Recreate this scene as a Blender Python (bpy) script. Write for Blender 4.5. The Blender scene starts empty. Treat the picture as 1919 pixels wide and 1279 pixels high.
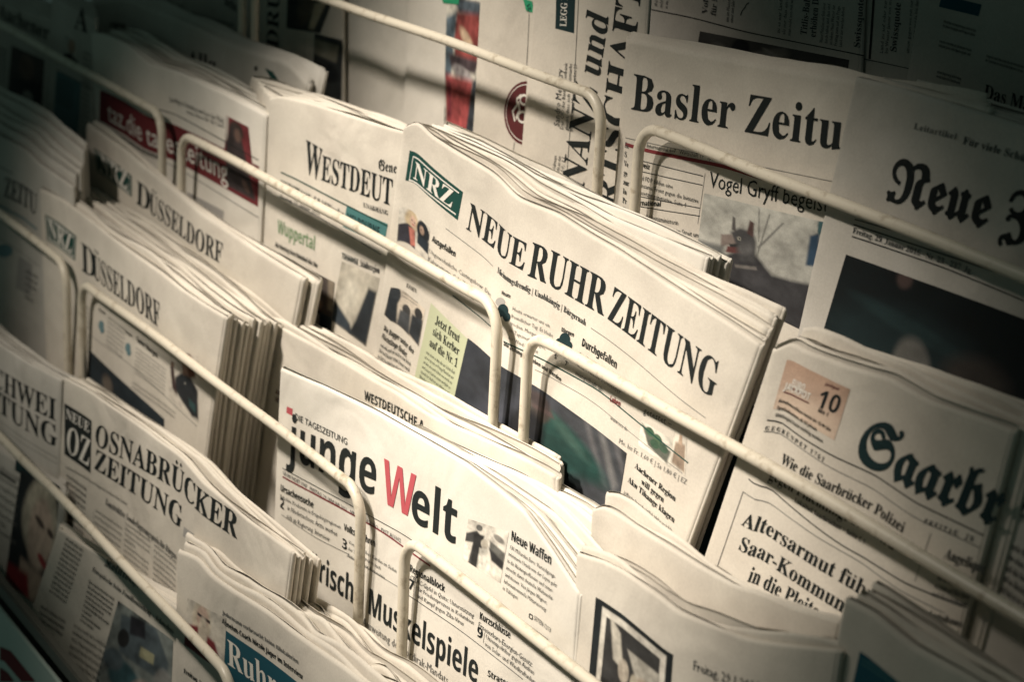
import bpy, math, random
import numpy as np

# ------------------------------------------------------------------ camera, world, lights, exposure
SC = bpy.context.scene
COL = SC.collection
F_PX, CX, CY = 4105.52517, 959.5, 639.5          # focal length in photograph pixels (photograph 1919 x 1279)
R = np.array([[0.508927, 0.859591, 0.045797], [0.300061, -0.127285, -0.94539], [-0.806819, 0.494876, -0.322709]])
CAM = np.array([0.90488, -0.55077, 0.34837])
TY, TZ = 0.06507, 0.09946                          # depth and height step from one tier of the rack to the next
W = 0.45                                           # width of one wire hoop bay

cam = bpy.data.cameras.new('camera')
cam.sensor_width = 36.0
cam.lens = F_PX / 1919 * 36.0
cam.clip_start, cam.clip_end = 0.02, 50
cam.dof.use_dof = True
cam.dof.focus_distance = 1.09
cam.dof.aperture_fstop = 10.5
cam.dof.aperture_blades = 7
co = bpy.data.objects.new('camera', cam)
COL.objects.link(co)
from mathutils import Matrix, Vector
co.matrix_world = Matrix(((R[0][0], -R[1][0], -R[2][0], CAM[0]), (R[0][1], -R[1][1], -R[2][1], CAM[1]),
                          (R[0][2], -R[1][2], -R[2][2], CAM[2]), (0, 0, 0, 1)))
SC.camera = co

world = bpy.data.worlds.new('World')
SC.world = world
world.use_nodes = True
bg = world.node_tree.nodes['Background']
bg.inputs[0].default_value = (0.52, 0.80, 0.69, 1)
bg.inputs[1].default_value = 0.052


def spot(name, loc, target, power, size_deg, blend, radius, color):
    l = bpy.data.lights.new(name, 'SPOT')
    l.energy, l.spot_size, l.spot_blend, l.shadow_soft_size, l.color = power, math.radians(size_deg), blend, radius, color
    o = bpy.data.objects.new(name, l)
    COL.objects.link(o)
    o.location = loc
    o.rotation_euler = (Vector(target) - Vector(loc)).to_track_quat('-Z', 'Y').to_euler()
    return o


for _l, _t, _d, _p in (((-0.607, -0.874, 1.023), (0.292, -0.02, -0.045), 14.7, 18), ((-0.353, -0.595, 0.925), (-0.175, -0.02, -0.010), 26.5, 112),
                       ((-0.236, -1.290, 1.264), (-0.440, -0.02, -0.141), 10.4, 96), ((-0.156, -1.058, 1.138), (0.100, -0.02, -0.048), 15.4, 238)):
    spot('added_pool_spot', _l, _t, _p * 0.95, _d, 1.0, 0.07, (1.0, 0.89, 0.77))  # unseen spots, added and fitted to give the bright pool and dark edges

SC.view_settings.view_transform = 'Standard'
SC.view_settings.look = 'None'
SC.view_settings.exposure = 0.0
SC.view_settings.gamma = 1.0
SC.render.engine = 'CYCLES'
SC.cycles.use_denoising = True
SC.cycles.max_bounces = 6
RNG = random.Random(7)


# ------------------------------------------------------------------ materials
def mat(name, color, rough=0.85, spec=0.25):
    m = bpy.data.materials.new(name)
    m.use_nodes = True
    b = m.node_tree.nodes['Principled BSDF']
    b.inputs['Base Color'].default_value = (*color, 1)
    b.inputs['Roughness'].default_value = rough
    b.inputs['Specular IOR Level'].default_value = spec
    return m


def paper_mat(name, c1, c2, mottle=1.0):
    m = mat(name, c1, 0.9, 0.15)
    nt = m.node_tree
    b = nt.nodes['Principled BSDF']
    tc = nt.nodes.new('ShaderNodeTexCoord')
    n1 = nt.nodes.new('ShaderNodeTexNoise'); n1.inputs['Scale'].default_value = 26; n1.inputs['Detail'].default_value = 6
    n2 = nt.nodes.new('ShaderNodeTexNoise'); n2.inputs['Scale'].default_value = 900; n2.inputs['Detail'].default_value = 3
    n3 = nt.nodes.new('ShaderNodeTexNoise'); n3.inputs['Scale'].default_value = 60; n3.inputs['Detail'].default_value = 4
    for n in (n1, n2, n3):
        nt.links.new(tc.outputs['Object'], n.inputs['Vector'])
    r = nt.nodes.new('ShaderNodeValToRGB')
    r.color_ramp.elements[0].position = 0.35; r.color_ramp.elements[0].color = (*c2, 1)
    r.color_ramp.elements[1].position = 0.65; r.color_ramp.elements[1].color = (*c1, 1)
    nt.links.new(n1.outputs['Fac'], r.inputs['Fac'])
    mx = nt.nodes.new('ShaderNodeMix'); mx.data_type = 'RGBA'; mx.blend_type = 'MULTIPLY'
    mx.inputs[0].default_value = 0.22 * mottle
    nt.links.new(r.outputs['Color'], mx.inputs[6])
    r2 = nt.nodes.new('ShaderNodeValToRGB')
    r2.color_ramp.elements[0].position = 0.3; r2.color_ramp.elements[0].color = (0.55, 0.55, 0.55, 1)
    r2.color_ramp.elements[1].position = 0.7; r2.color_ramp.elements[1].color = (1, 1, 1, 1)
    nt.links.new(n2.outputs['Fac'], r2.inputs['Fac'])
    nt.links.new(r2.outputs['Color'], mx.inputs[7])
    nt.links.new(mx.outputs[2], b.inputs['Base Color'])
    bp = nt.nodes.new('ShaderNodeBump'); bp.inputs['Strength'].default_value = 0.35; bp.inputs['Distance'].default_value = 0.0015
    nt.links.new(n3.outputs['Fac'], bp.inputs['Height'])
    n4 = nt.nodes.new('ShaderNodeTexNoise'); n4.inputs['Scale'].default_value = 13; n4.inputs['Detail'].default_value = 2.5; n4.inputs['Distortion'].default_value = 0.8
    nt.links.new(tc.outputs['Object'], n4.inputs['Vector'])
    bp0 = nt.nodes.new('ShaderNodeBump'); bp0.inputs['Strength'].default_value = 0.55; bp0.inputs['Distance'].default_value = 0.008
    nt.links.new(n4.outputs['Fac'], bp0.inputs['Height']); nt.links.new(bp0.outputs['Normal'], bp.inputs['Normal'])
    bp2 = nt.nodes.new('ShaderNodeBump'); bp2.inputs['Strength'].default_value = 0.12; bp2.inputs['Distance'].default_value = 0.0003
    nt.links.new(n2.outputs['Fac'], bp2.inputs['Height'])
    nt.links.new(bp.outputs['Normal'], bp2.inputs['Normal'])
    nt.links.new(bp2.outputs['Normal'], b.inputs['Normal'])
    return m


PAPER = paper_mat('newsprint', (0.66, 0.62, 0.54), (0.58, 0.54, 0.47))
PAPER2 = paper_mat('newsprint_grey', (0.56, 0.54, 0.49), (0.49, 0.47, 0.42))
PAPERW = paper_mat('newsprint_white', (0.72, 0.69, 0.62), (0.66, 0.63, 0.56), 0.7)
PAPERP = paper_mat('newsprint_pink', (0.70, 0.58, 0.53), (0.64, 0.54, 0.49), 0.7)
INKS = {}


def ink(c):
    table = {'k': (0.014, 0.018, 0.018), 'g': (0.16, 0.16, 0.15), 'G': (0.010, 0.055, 0.045), 'w': (0.70, 0.68, 0.62),
             'r': (0.20, 0.035, 0.040), 'p': (0.44, 0.085, 0.10), 'm': (0.09, 0.02, 0.022), 't': (0.06, 0.17, 0.17),
             'b': (0.012, 0.075, 0.105), 'lg': (0.47, 0.50, 0.34), 'gr': (0.20, 0.29, 0.17), 's': (0.62, 0.30, 0.22),
             'd': (0.05, 0.055, 0.055), 'lb': (0.13, 0.22, 0.24), 'sg': (0.03, 0.30, 0.15), 'n': (0.010, 0.028, 0.031), 'R': (0.14, 0.024, 0.028),
             'h': (0.33, 0.32, 0.30)}
    if c not in INKS:
        INKS[c] = mat('ink_' + c, table[c], 0.75, 0.2)
    return INKS[c]


def attr_mat():
    m = mat('halftone_photo', (1, 1, 1), 0.7, 0.25)
    nt = m.node_tree
    a = nt.nodes.new('ShaderNodeAttribute'); a.attribute_name = 'Col'
    tc = nt.nodes.new('ShaderNodeTexCoord')
    n = nt.nodes.new('ShaderNodeTexNoise'); n.inputs['Scale'].default_value = 1400
    nt.links.new(tc.outputs['Object'], n.inputs['Vector'])
    mx = nt.nodes.new('ShaderNodeMix'); mx.data_type = 'RGBA'; mx.blend_type = 'OVERLAY'; mx.inputs[0].default_value = 0.25
    nt.links.new(a.outputs['Color'], mx.inputs[6]); nt.links.new(n.outputs['Fac'], mx.inputs[7])
    nt.links.new(mx.outputs[2], nt.nodes['Principled BSDF'].inputs['Base Color'])
    return m


PHOTO = attr_mat()


def wire_mat():
    m = mat('cream_wire_paint', (0.62, 0.57, 0.47), 0.38, 0.5)
    nt = m.node_tree
    b = nt.nodes['Principled BSDF']
    tc = nt.nodes.new('ShaderNodeTexCoord')
    n = nt.nodes.new('ShaderNodeTexNoise'); n.inputs['Scale'].default_value = 130; n.inputs['Detail'].default_value = 6; n.inputs['Roughness'].default_value = 0.65
    nt.links.new(tc.outputs['Object'], n.inputs['Vector'])
    r = nt.nodes.new('ShaderNodeValToRGB')
    r.color_ramp.elements[0].position = 0.27; r.color_ramp.elements[0].color = (0.36, 0.30, 0.21, 1)
    r.color_ramp.elements[1].position = 0.46; r.color_ramp.elements[1].color = (0.66, 0.61, 0.50, 1)
    nt.links.new(n.outputs['Fac'], r.inputs['Fac'])
    nt.links.new(r.outputs['Color'], b.inputs['Base Color'])
    bp = nt.nodes.new('ShaderNodeBump'); bp.inputs['Strength'].default_value = 0.25; bp.inputs['Distance'].default_value = 0.0006
    nt.links.new(n.outputs['Fac'], bp.inputs['Height']); nt.links.new(bp.outputs['Normal'], b.inputs['Normal'])
    return m


WIRE = wire_mat()
DARK = mat('dark_shelf_laminate', (0.018, 0.020, 0.020), 0.6, 0.3)
PANEL = mat('pale_fascia', (0.62, 0.72, 0.66), 0.5, 0.4)
EDGE = mat('dull_metal_edge', (0.10, 0.10, 0.085), 0.45, 0.5)


# ------------------------------------------------------------------ mesh helpers
def link(name, me, parent=None, material=None):
    o = bpy.data.objects.new(name, me)
    COL.objects.link(o)
    if material is not None:
        for m in (material if isinstance(material, list) else [material]):
            me.materials.append(m)
    if parent is not None:
        o.parent = parent
        o.matrix_parent_inverse = Matrix.Translation(-Vector(parent.location))
    return o


def mesh_np(name, verts, quads, smooth=True, mi=None):
    """verts (n,3) array, quads (m,4) array"""
    me = bpy.data.meshes.new(name)
    verts = np.asarray(verts, np.float32); quads = np.asarray(quads, np.int32)
    me.vertices.add(len(verts)); me.vertices.foreach_set('co', verts.ravel())
    k = quads.shape[1]
    me.loops.add(quads.size); me.loops.foreach_set('vertex_index', quads.ravel())
    me.polygons.add(len(quads))
    me.polygons.foreach_set('loop_start', np.arange(len(quads), dtype=np.int32) * k)
    if mi is not None:
        me.polygons.foreach_set('material_index', np.asarray(mi, np.int32))
    me.polygons.foreach_set('use_smooth', np.full(len(quads), smooth))
    me.update(calc_edges=True)
    return me


def grid_quads(nu, nv, off=0, flip=False):
    i = np.arange(nu - 1)[:, None] * nv + np.arange(nv - 1)[None, :]
    q = np.stack([i, i + nv, i + nv + 1, i + 1], -1).reshape(-1, 4) + off
    return q[:, ::-1] if flip else q


def solid_sheet(outer, inner):
    """two (nu,nv,3) grids -> closed sheet"""
    nu, nv = outer.shape[:2]
    N = nu * nv
    v = np.concatenate([outer.reshape(-1, 3), inner.reshape(-1, 3)])
    idx = np.arange(N).reshape(nu, nv)
    q = [grid_quads(nu, nv), grid_quads(nu, nv, N, True)]
    for e in (idx[:, -1], idx[::-1, 0], idx[0, :], idx[-1, ::-1]):
        a, b = e[:-1], e[1:]
        q.append(np.stack([a, b, b + N, a + N], -1))
    return v, np.concatenate(q)


def tube_mesh(name, pts, r, seg=14):
    pts = [Vector(p) for p in pts]
    vs, qs = [], []
    n0 = None
    for i, p in enumerate(pts):
        t = (pts[min(i + 1, len(pts) - 1)] - pts[max(i - 1, 0)]).normalized()
        if n0 is None:
            n0 = t.orthogonal().normalized()
        n0 = (n0 - t * n0.dot(t)).normalized()
        b = t.cross(n0)
        for s in range(seg):
            a = 2 * math.pi * s / seg
            vs.append(p + r * (math.cos(a) * n0 + math.sin(a) * b))
    for i in range(len(pts) - 1):
        for s in range(seg):
            s2 = (s + 1) % seg
            qs.append((i * seg + s, i * seg + s2, (i + 1) * seg + s2, (i + 1) * seg + s))
    return mesh_np(name, np.array([tuple(v) for v in vs]), np.array(qs))


def box_mesh(name, lo, hi, bev=0.0):
    import bmesh
    bm = bmesh.new()
    r = bmesh.ops.create_cube(bm, size=1)
    for v in bm.verts:
        v.co = Vector([(lo[i] + hi[i]) / 2 + v.co[i] * (hi[i] - lo[i]) for i in range(3)])
    if bev:
        bmesh.ops.bevel(bm, geom=list(bm.edges), offset=bev, segments=2, affect='EDGES')
    me = bpy.data.meshes.new(name); bm.to_mesh(me); bm.free()
    return me


def thing(name, label, cat, loc, group=None, kind=None):
    o = bpy.data.objects.new(name, None)
    o.empty_display_size = 0.02
    COL.objects.link(o)
    o.location = loc
    o['label'] = label; o['category'] = cat
    if group: o['group'] = group
    if kind: o['kind'] = kind
    return o


# ------------------------------------------------------------------ lettering (glyph outlines of Blender's built-in font)
GC = {}
BOLD = {'Fb': 0.016, 'Bb': 0.012}
_cu = bpy.data.curves.new('glyph_source', 'FONT')
_co = bpy.data.objects.new('glyph_source', _cu)
COL.objects.link(_co)


def _conv(c, f):
    o = ord(c)
    up, lo, dg = {'S': (0x1D400, 0x1D41A, 0x1D7CE), 'F': (0x1D56C, 0x1D586, None), 'B': (0x1D5D4, 0x1D5EE, 0x1D7EC),
                  'M': (0x1D5A0, 0x1D5BA, 0x1D7E2), 'r': (None, None, None), 'I': (0x1D468, 0x1D482, None)}[f]
    if up and 'A' <= c <= 'Z': return chr(up + o - 65)
    if lo and 'a' <= c <= 'z': return chr(lo + o - 97)
    if dg and '0' <= c <= '9': return chr(dg + o - 48)
    return c


def _mesh_of(s, res, off=0.0):
    _cu.resolution_u = res
    _cu.offset = off
    _cu.body = s
    me = _co.to_mesh()
    v = np.array([x.co[:2] for x in me.vertices]) if len(me.vertices) else np.zeros((0, 2))
    fs = [tuple(p.vertices) for p in me.polygons]
    _co.to_mesh_clear()
    return v, fs


UML = {'Ä': 'A', 'Ö': 'O', 'Ü': 'U', 'ä': 'a', 'ö': 'o', 'ü': 'u'}


def glyph(c, f, res):
    key = (c, f, res)
    if key in GC: return GC[key]
    off = BOLD.get(f, 0.0); f0 = f; f = f[0]
    base, dots = c, False
    if c in UML and f != 'r' :
        base, dots = UML[c], True
    g = _conv(base, f)
    if c == ' ':
        r = (np.zeros((0, 2)), [], 0.27)
        GC[key] = r
        return r
    v, fs = _mesh_of(g, res, off)
    h1 = _mesh_of('H' + g + 'H', 1)[0][:, 0].max()
    h0 = _mesh_of('HH', 1)[0][:, 0].max()
    adv = h1 - h0
    v0 = v.copy()
    if dots:
        ymax = v[:, 1].max(); cx = (v[:, 0].min() + v[:, 0].max()) / 2
        rad = 0.055
        for dx in (-0.12, 0.12):
            n0 = len(v)
            ring = np.array([[cx + dx + rad * math.cos(a * math.pi / 4), ymax + 0.12 + rad * math.sin(a * math.pi / 4)] for a in range(8)])
            v = np.concatenate([v, ring]); fs.append(tuple(range(n0, n0 + 8)))
    GC[key] = (v, fs, adv)
    return GC[key]


CAPH = {}


def caph(f):
    f = f[0]
    if f not in CAPH:
        CAPH[f] = _mesh_of(_conv('H', f if f != 'F' else 'B'), 1)[0][:, 1].max()
    return CAPH[f]


def twidth(s, f, res=1):
    return sum(glyph(c, f, res)[2] for c in s)


# ------------------------------------------------------------------ projection (photograph pixel <-> point on a page surface)
def project(P):
    q = (P - CAM) @ R.T
    return np.stack([CX + F_PX * q[..., 0] / q[..., 2], CY + F_PX * q[..., 1] / q[..., 2]], -1)


def gsmooth(y, sg):
    if sg <= 0: return y
    n = min(int(sg * 3) + 1, len(y) - 1)
    k = np.exp(-0.5 * (np.arange(-n, n + 1) / sg) ** 2); k /= k.sum()
    yp = np.concatenate([2 * y[0] - y[1:n + 1][::-1], y, 2 * y[-1] - y[-n - 1:-1][::-1]])
    return np.convolve(yp, k, 'valid')


def smooth2(g, sg):
    for _ in range(2):
        n = g.shape[0]
        i = np.arange(n)
        K = np.exp(-0.5 * ((i[:, None] - i[None, :]) / sg) ** 2); K /= K.sum(1)[:, None]
        g = (K @ g).T
    return g


class Wave:
    def __init__(self, seed, fx=(5, 22), n=7):
        r = random.Random(seed)
        self.t = []
        for _ in range(n):
            kx = r.uniform(*fx) * r.choice((-1, 1)); ks = r.uniform(0, 9)
            self.t.append((kx, ks, r.uniform(0, 6.28), r.uniform(.4, 1) / (1 + abs(kx) / 12)))
        self.n = sum(a for *_, a in self.t) * 0.6

    def __call__(self, X, S):
        return sum(a * np.sin(kx * X * 2 + ks * S * 3 + ph) for kx, ks, ph, a in self.t) / self.n


class Page:
    """the front surface of a newspaper: a leaning sheet in pocket k of the rack, y0 behind its rail, with its own waves"""

    def __init__(self, k, y0, top, lb, rb=None, lean=0.05, warp=0.85, amp=0.0012, seed=1, bot=-0.118, sm=2.0, bulge=0.6):
        y0 += 0.004
        self.k, self.y0, self.lean, self.amp, self.bot = k, y0, lean, amp, bot
        self.o = np.array([0, k * TY, k * TZ])
        self.cb, self.sb = math.cos(math.atan(lean)), math.sin(math.atan(lean))
        self.nrm = np.array([0, -self.cb, self.sb])
        self.wave = Wave(seed)
        self.shx = np.array([-9., 9.]); self.sh = np.zeros(2); self.bulge = 0
        pts = np.array([self.unp(*p) for p in top])
        X = np.linspace(pts[0, 0], pts[-1, 0], 120)
        dev = np.interp(X, pts[:, 0], pts[:, 1])
        dev = gsmooth(dev, sm)
        lin = np.linspace(dev[0], dev[-1], 120)
        d = dev - lin
        if warp:
            self.shx, self.sh, self.bulge = X, d * warp * (1 - 0.34 * bulge), d * warp * bulge
        pts = np.array([self.unp(*p) for p in top])
        L2 = self.unp(*lb)
        self.mL = (pts[0, 0] - L2[0]) / (pts[0, 1] - L2[1]); self.XL0 = pts[0, 0] - self.mL * pts[0, 1]
        if rb is None:
            self.mR = self.mL
        else:
            R2 = self.unp(*rb); self.mR = (pts[-1, 0] - R2[0]) / (pts[-1, 1] - R2[1])
        self.XR0 = pts[-1, 0] - self.mR * pts[-1, 1]
        self.tx = X = np.linspace(pts[0, 0], pts[-1, 0], 160)
        self.ts = gsmooth(np.interp(X, pts[:, 0], pts[:, 1]), sm)

    def disp(self, X, S):
        a = self.amp * self.wave(X, S)
        if not np.isscalar(self.bulge):
            f = np.clip((S + 0.08) / 0.12, 0.15, 1)
            a = a - np.interp(X, self.shx, self.bulge) * f
        return a

    def P(self, X, S, off=0.0, dep=0.0):
        X = np.asarray(X, float); S = np.asarray(S, float)
        d = self.disp(X, S) + off - dep
        s2 = S + np.interp(X, self.shx, self.sh) * np.clip((S + 0.12) / 0.12, 0.3, 1)
        out = np.stack([X, self.y0 + s2 * self.sb, s2 * self.cb], -1) + self.o
        return out + d[..., None] * self.nrm

    def unp(self, x, y):
        # start on the flat plane, then Newton
        d = R.T @ np.array([(x - CX) / F_PX, (y - CY) / F_PX, 1])
        o = self.o + np.array([0, self.y0, 0])
        t = ((o - CAM) @ self.nrm) / (d @ self.nrm)
        q = CAM + t * d - o
        X, S = q[0], q[2] / self.cb
        for _ in range(5):
            h = 1e-4
            p = project(self.P(np.array([X, X + h, X]), np.array([S, S, S + h])))
            J = np.array([(p[1] - p[0]) / h, (p[2] - p[0]) / h]).T
            dx = np.linalg.solve(J, np.array([x, y]) - p[0])
            X += dx[0]; S += dx[1]
        return np.array([X, S])

    def top(self, X):
        return np.interp(X, self.tx, self.ts)


def uv_lines(page, nu, nv, XLs, XRs, topf, bot, u0=0.0, u1=1.0, pw=1.0):
    """grid of (X, S) from right edge to left edge"""
    u = np.linspace(u0, u1, nu)
    s_t = np.full(nu, topf(0.0)); 
    for _ in range(4):
        Xt = XLs(s_t) + (XRs(s_t) - XLs(s_t)) * u
        s_t = topf(Xt)
    v = np.linspace(0, 1, nv) ** pw
    S = bot + (s_t[:, None] - bot) * v[None, :]
    X = XLs(S) + (XRs(S) - XLs(S)) * u[:, None]
    return X, S


def build_copy(page, root, T, XLs, XRs, topf, nu, nv, leaves, seed, material=PAPER, dep0=0.0, wav=None, jag=0.0004, inner=PAPER, rise=0.0, curl=0.0, fold=False, wf=1.0):
    """one folded newspaper: cover sheet wrapped round the left fold, inner pages between"""
    rr = random.Random(seed)
    th = 0.00032
    rad = T * (0.43 if fold else 0.40)
    own = Wave(seed + 5, (8 * wf, 30 * wf), 5)
    rs = np.random.RandomState(seed % 99991)
    jitter = gsmooth(rs.randn(400), 1.2) * jag * .7 + gsmooth(rs.randn(400), 5) * jag * 8
    xs = np.linspace(-1.2, 1.2, 400)

    def tf(X, a=1.0):
        return topf(X) + np.interp(X, xs, jitter) * a

    nf = 6 if fold else 0

    def ext(X, S):
        # extra rows that close the folded top: (X, S, depth factor) rows
        if not fold: return X, S, 1.0
        a_ = np.linspace(0, math.pi / 2, nf + 1)[1:]
        r = rad * 1.25
        S2 = np.concatenate([S - r * (S - page.bot) / (S[-1] - page.bot), S[-1] - r + r * np.sin(a_)])
        X2 = np.concatenate([X, np.full(nf, X[-1])])
        return X2, S2, np.concatenate([np.ones(len(S)), np.maximum(np.cos(a_), 0.03)])

    def sheet(X, S, dep):
        if fold and np.ndim(X) == 1:
            X, S, k_ = ext(X, S)
            dep = rad + (dep - rad) * k_
        w = (wav or 0) * own(X, S) if wav else 0.0
        return page.P(X, S, 0.0, dep0 + dep + w)
    Xf, Sf = uv_lines(page, nu, nv, XLs, XRs, tf, page.bot)
    Xf, Sf = Xf[::-1], Sf[::-1]                       # right -> left
    XLc = Xf[-1]
    outer, inner_g = [], []
    for i in range(nu):
        outer.append(sheet(Xf[i], Sf[i], 0.0)); inner_g.append(sheet(Xf[i], Sf[i], th))
    for a in range(1, 6):
        an = math.pi * a / 6
        dx = -math.sin(an) * rad; dd = rad - math.cos(an) * rad
        dxi = -math.sin(an) * (rad - th); ddi = rad - math.cos(an) * (rad - th)
        outer.append(sheet(XLc + dx, Sf[-1], dd)); inner_g.append(sheet(XLc + dxi, Sf[-1], ddi))
    nb = max(12, nu // 2)
    tb = lambda X: topf(X) + np.interp(X + 0.37, xs, jitter) + rr.uniform(-0.001, 0.0015)
    Xb, Sb = uv_lines(page, nb, nv, XLs, XRs, tb, page.bot)
    for i in range(nb):
        outer.append(sheet(Xb[i], Sb[i], 2 * rad)); inner_g.append(sheet(Xb[i], Sb[i], 2 * rad - th))
    XRc, XRb = Xf[0], Xb[-1]
    for a in range(1, 6):
        an = math.pi * a / 6
        w_ = a / 6
        xr = XRb * (1 - w_) + XRc * w_; sr = Sb[-1] * (1 - w_) + Sf[0] * w_
        outer.append(sheet(xr + math.sin(an) * rad, sr, rad + math.cos(an) * rad)); inner_g.append(sheet(xr + math.sin(an) * (rad - th), sr, rad + math.cos(an) * (rad - th)))
    outer.append(outer[0]); inner_g.append(inner_g[0])
    v, q = solid_sheet(np.array(outer), np.array(inner_g))
    link('cover_sheet', mesh_np('cover_sheet', v, q), root, material)
    for j in range(0 if fold else leaves):
        fr = (j + 1) / (leaves + 1)
        dj = 2 * rad * fr
        dz = rr.uniform(-0.0026, 0.0024) + rise * fr
        off = rr.uniform(-.4, .4)
        cu_ = curl * rr.uniform(.3, 1)
        tl = lambda X: topf(X) + dz + np.interp(X + off, xs, jitter) * 1.3
        e = rr.uniform(-0.0016, 0.0016)
        Xi, Si = uv_lines(page, max(24, nu // 2 + 8), 6 if nv < 20 else 10, lambda s: XLs(s) + rad * 1.2, lambda s: XRs(s) - abs(e), tl, page.bot, pw=0.7)
        bend = np.clip((Si - tl(Xi) + 0.02) / 0.02, 0, 1) ** 2 * cu_
        o_ = sheet(Xi, Si, dj + bend); i_ = sheet(Xi, Si, dj + th + bend)
        v, q = solid_sheet(o_, i_)
        link('inner_page', mesh_np('inner_page', v, q), root, inner)


ORD = ['first', 'second', 'third', 'fourth', 'fifth', 'sixth', 'seventh', 'eighth', 'ninth', 'tenth', 'eleventh', 'twelfth', 'thirteenth']


class Paper:
    """front copy (with print) plus the copies standing behind it"""

    def __init__(self, label, k, y0, top, lb, rb=None, back=None, n=0, T=0.0045, group=None, stack_label=None, seed=1, leaves=4,
                 material=PAPER, nu=90, nv=36, blb=None, lean=0.05, rise=0.0, inner=None, wav=0.0006, curl=0.0, backx=None, jag=0.0004, hamp=1.0, fold=False, wf=1.0, **kw):
        self.pg = pg = Page(k, y0, top, lb, rb, lean=lean, seed=seed, **kw)
        y0 = pg.y0
        base = pg.o + np.array([(pg.XL0 + pg.XR0) / 2, y0 + pg.bot * pg.sb, pg.bot * pg.cb])
        self.root = thing('newspaper', label, 'newspaper', tuple(base), group)
        XL = lambda s: pg.XL0 + pg.mL * s
        XR = lambda s: pg.XR0 + pg.mR * s
        inner = inner or material
        build_copy(pg, self.root, T, XL, XR, pg.top, nu, nv, leaves, seed * 31 + 3, material, jag=jag * .5, inner=inner, rise=rise, curl=curl, fold=fold, wf=wf)
        self.layers = {}; self.nl = 0
        # copies behind: their tops run from the front copy's line to the back copy's line
        if n:
            bp = Page(k, y0 - 0.004 + n * T * 1.02, back, blb or lb, None, lean=lean, warp=0, amp=pg.amp, seed=seed)
            rr = random.Random(seed)
            for i in range(1, n + 1):
                f = i / n
                own = Wave(seed * 7 + i, (6 * wf, 26 * wf), 6)
                amp = rr.uniform(0.0006, 0.0020) * hamp; dz_ = rr.uniform(-.0016, .0016) * hamp
                xa = rr.uniform(-.002, .002) + ((bp.tx[0] - pg.tx[0]) * f if backx is None else backx[0] * f)
                xb = rr.uniform(-.003, .002) + ((bp.tx[-1] - pg.tx[-1]) * f if backx is None else backx[1] * f)

                def tf(X, f=f, own=own, amp=amp, dz_=dz_):
                    # drop the warp shift: Page.P adds it again
                    t1 = np.interp(X, pg.tx, pg.ts)
                    sh = np.interp(X, pg.shx, pg.sh)
                    t2 = np.interp(X, bp.tx, bp.ts) - sh
                    return t1 * (1 - f) + t2 * f + own(X, 0 * np.asarray(X)) * amp + dz_
                lab = stack_label if n == 1 else ORD[i - 1] + ' ' + stack_label
                r2 = thing('newspaper', lab, 'newspaper', tuple(base + np.array([0, i * T, 0])), group or stack_label)
                build_copy(pg, r2, T * 0.96, lambda s, a=xa: XL(s) + a, lambda s, b=xb: XR(s) + b, tf, 64, 9, leaves,
                           seed * 31 + 3 + i * 17, inner, dep0=i * T, wav=wav, inner=inner, rise=rise, curl=curl, jag=jag, fold=fold, wf=wf)

    # --- print -----------------------------------------------------------
    def _own(self, part):
        self.nl += 1
        return part if part in ('logo', 'emblem', 'teal_box', 'blue_box', 'black_box', 'lottery_box_print', 'price_sticker', 'masthead') else f'{part}#{self.nl}'

    def _add(self, part, V2, faces, inkc, off):
        L = self.layers.setdefault(part, [[], [], [], 0])
        P = self.pg.P(V2[:, 0], V2[:, 1], off)
        L[0].append(P)
        n = L[3]
        L[1] += [tuple([i + n for i in f]) for f in faces]
        L[2] += inkc if isinstance(inkc, list) else [inkc] * len(faces)
        L[3] += len(V2)

    def text(self, s, f, p0, p1, h, c='k', part='masthead', upto=None, rot=False, res=2, off=0.00030, bold=0.0, slant=None, colors=None):
        part = self._own(part)
        A, B = self.pg.unp(*p0), self.pg.unp(*p1)
        w = twidth(upto or s, f, res)
        d = (B - A) / w
        if rot:
            H = self.pg.unp(p0[0] - h, p0[1]); hh = abs(H[0] - A[0])
            dn = d / np.linalg.norm(d); up = np.array([-dn[1], dn[0]])
        else:
            H = self.pg.unp(p0[0], p0[1] - h); hh = abs(H[1] - A[1])
            up = np.array([self.pg.mL if slant is None else slant, 1.0]); 
        self._lay(s, f, A, d, up * hh / caph(f), c, part, res, off, colors)

    def _lay(self, s, f, A, d, up, c, part, res, off, colors=None):
        x = 0.0
        Vs, Fs, cs, n = [], [], [], 0
        for i, ch in enumerate(s):
            v, fs, adv = glyph(ch, f, res)
            if len(v):
                Vs.append(v + (x, 0.0)); Fs += [tuple([j + n for j in q]) for q in fs]
                cs += [colors[i] if colors else c] * len(fs)
                n += len(v)
            x += adv
        if n:
            v = np.concatenate(Vs)
            self._add(part, A + v[:, :1] * d + v[:, 1:] * up, Fs, cs, off)

    def para(self, tl, tr, bl, lines, f='M', c='k', n=None, part='body_text', seed=3, align='l', fill=0.62, cw=0.62, rot=False, res=1, lasth=None):
        """lines of type in a box given by three corners; lines = strings or a count of justified small type"""
        part = self._own(part)
        A, B, D = self.pg.unp(*tl), self.pg.unp(*tr), self.pg.unp(*bl)
        W_ = B - A; H_ = D - A
        r = random.Random(seed)
        if isinstance(lines, int):
            n = lines; out = []
            pitch = np.linalg.norm(H_) / n
            target = np.linalg.norm(W_) / (pitch * fill / caph(f)) / cw
            for i in range(n):
                s = ''
                tw = target * (1 if (i + 1) % r.randint(4, 9) else r.uniform(.3, .8))
                while twidth(s, f) < tw:
                    s += r.choice(WORDS) + ' '
                out.append((s.strip(), tw, True))
            wmax = target
        else:
            out = [(s, twidth(s, f), False) for s in lines]
            n = n or len(lines)
            wmax = max(w for _, w, _ in out)
            pitch = np.linalg.norm(H_) / n
        hn = H_ / np.linalg.norm(H_)
        up = -hn * pitch * fill / caph(f)
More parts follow.
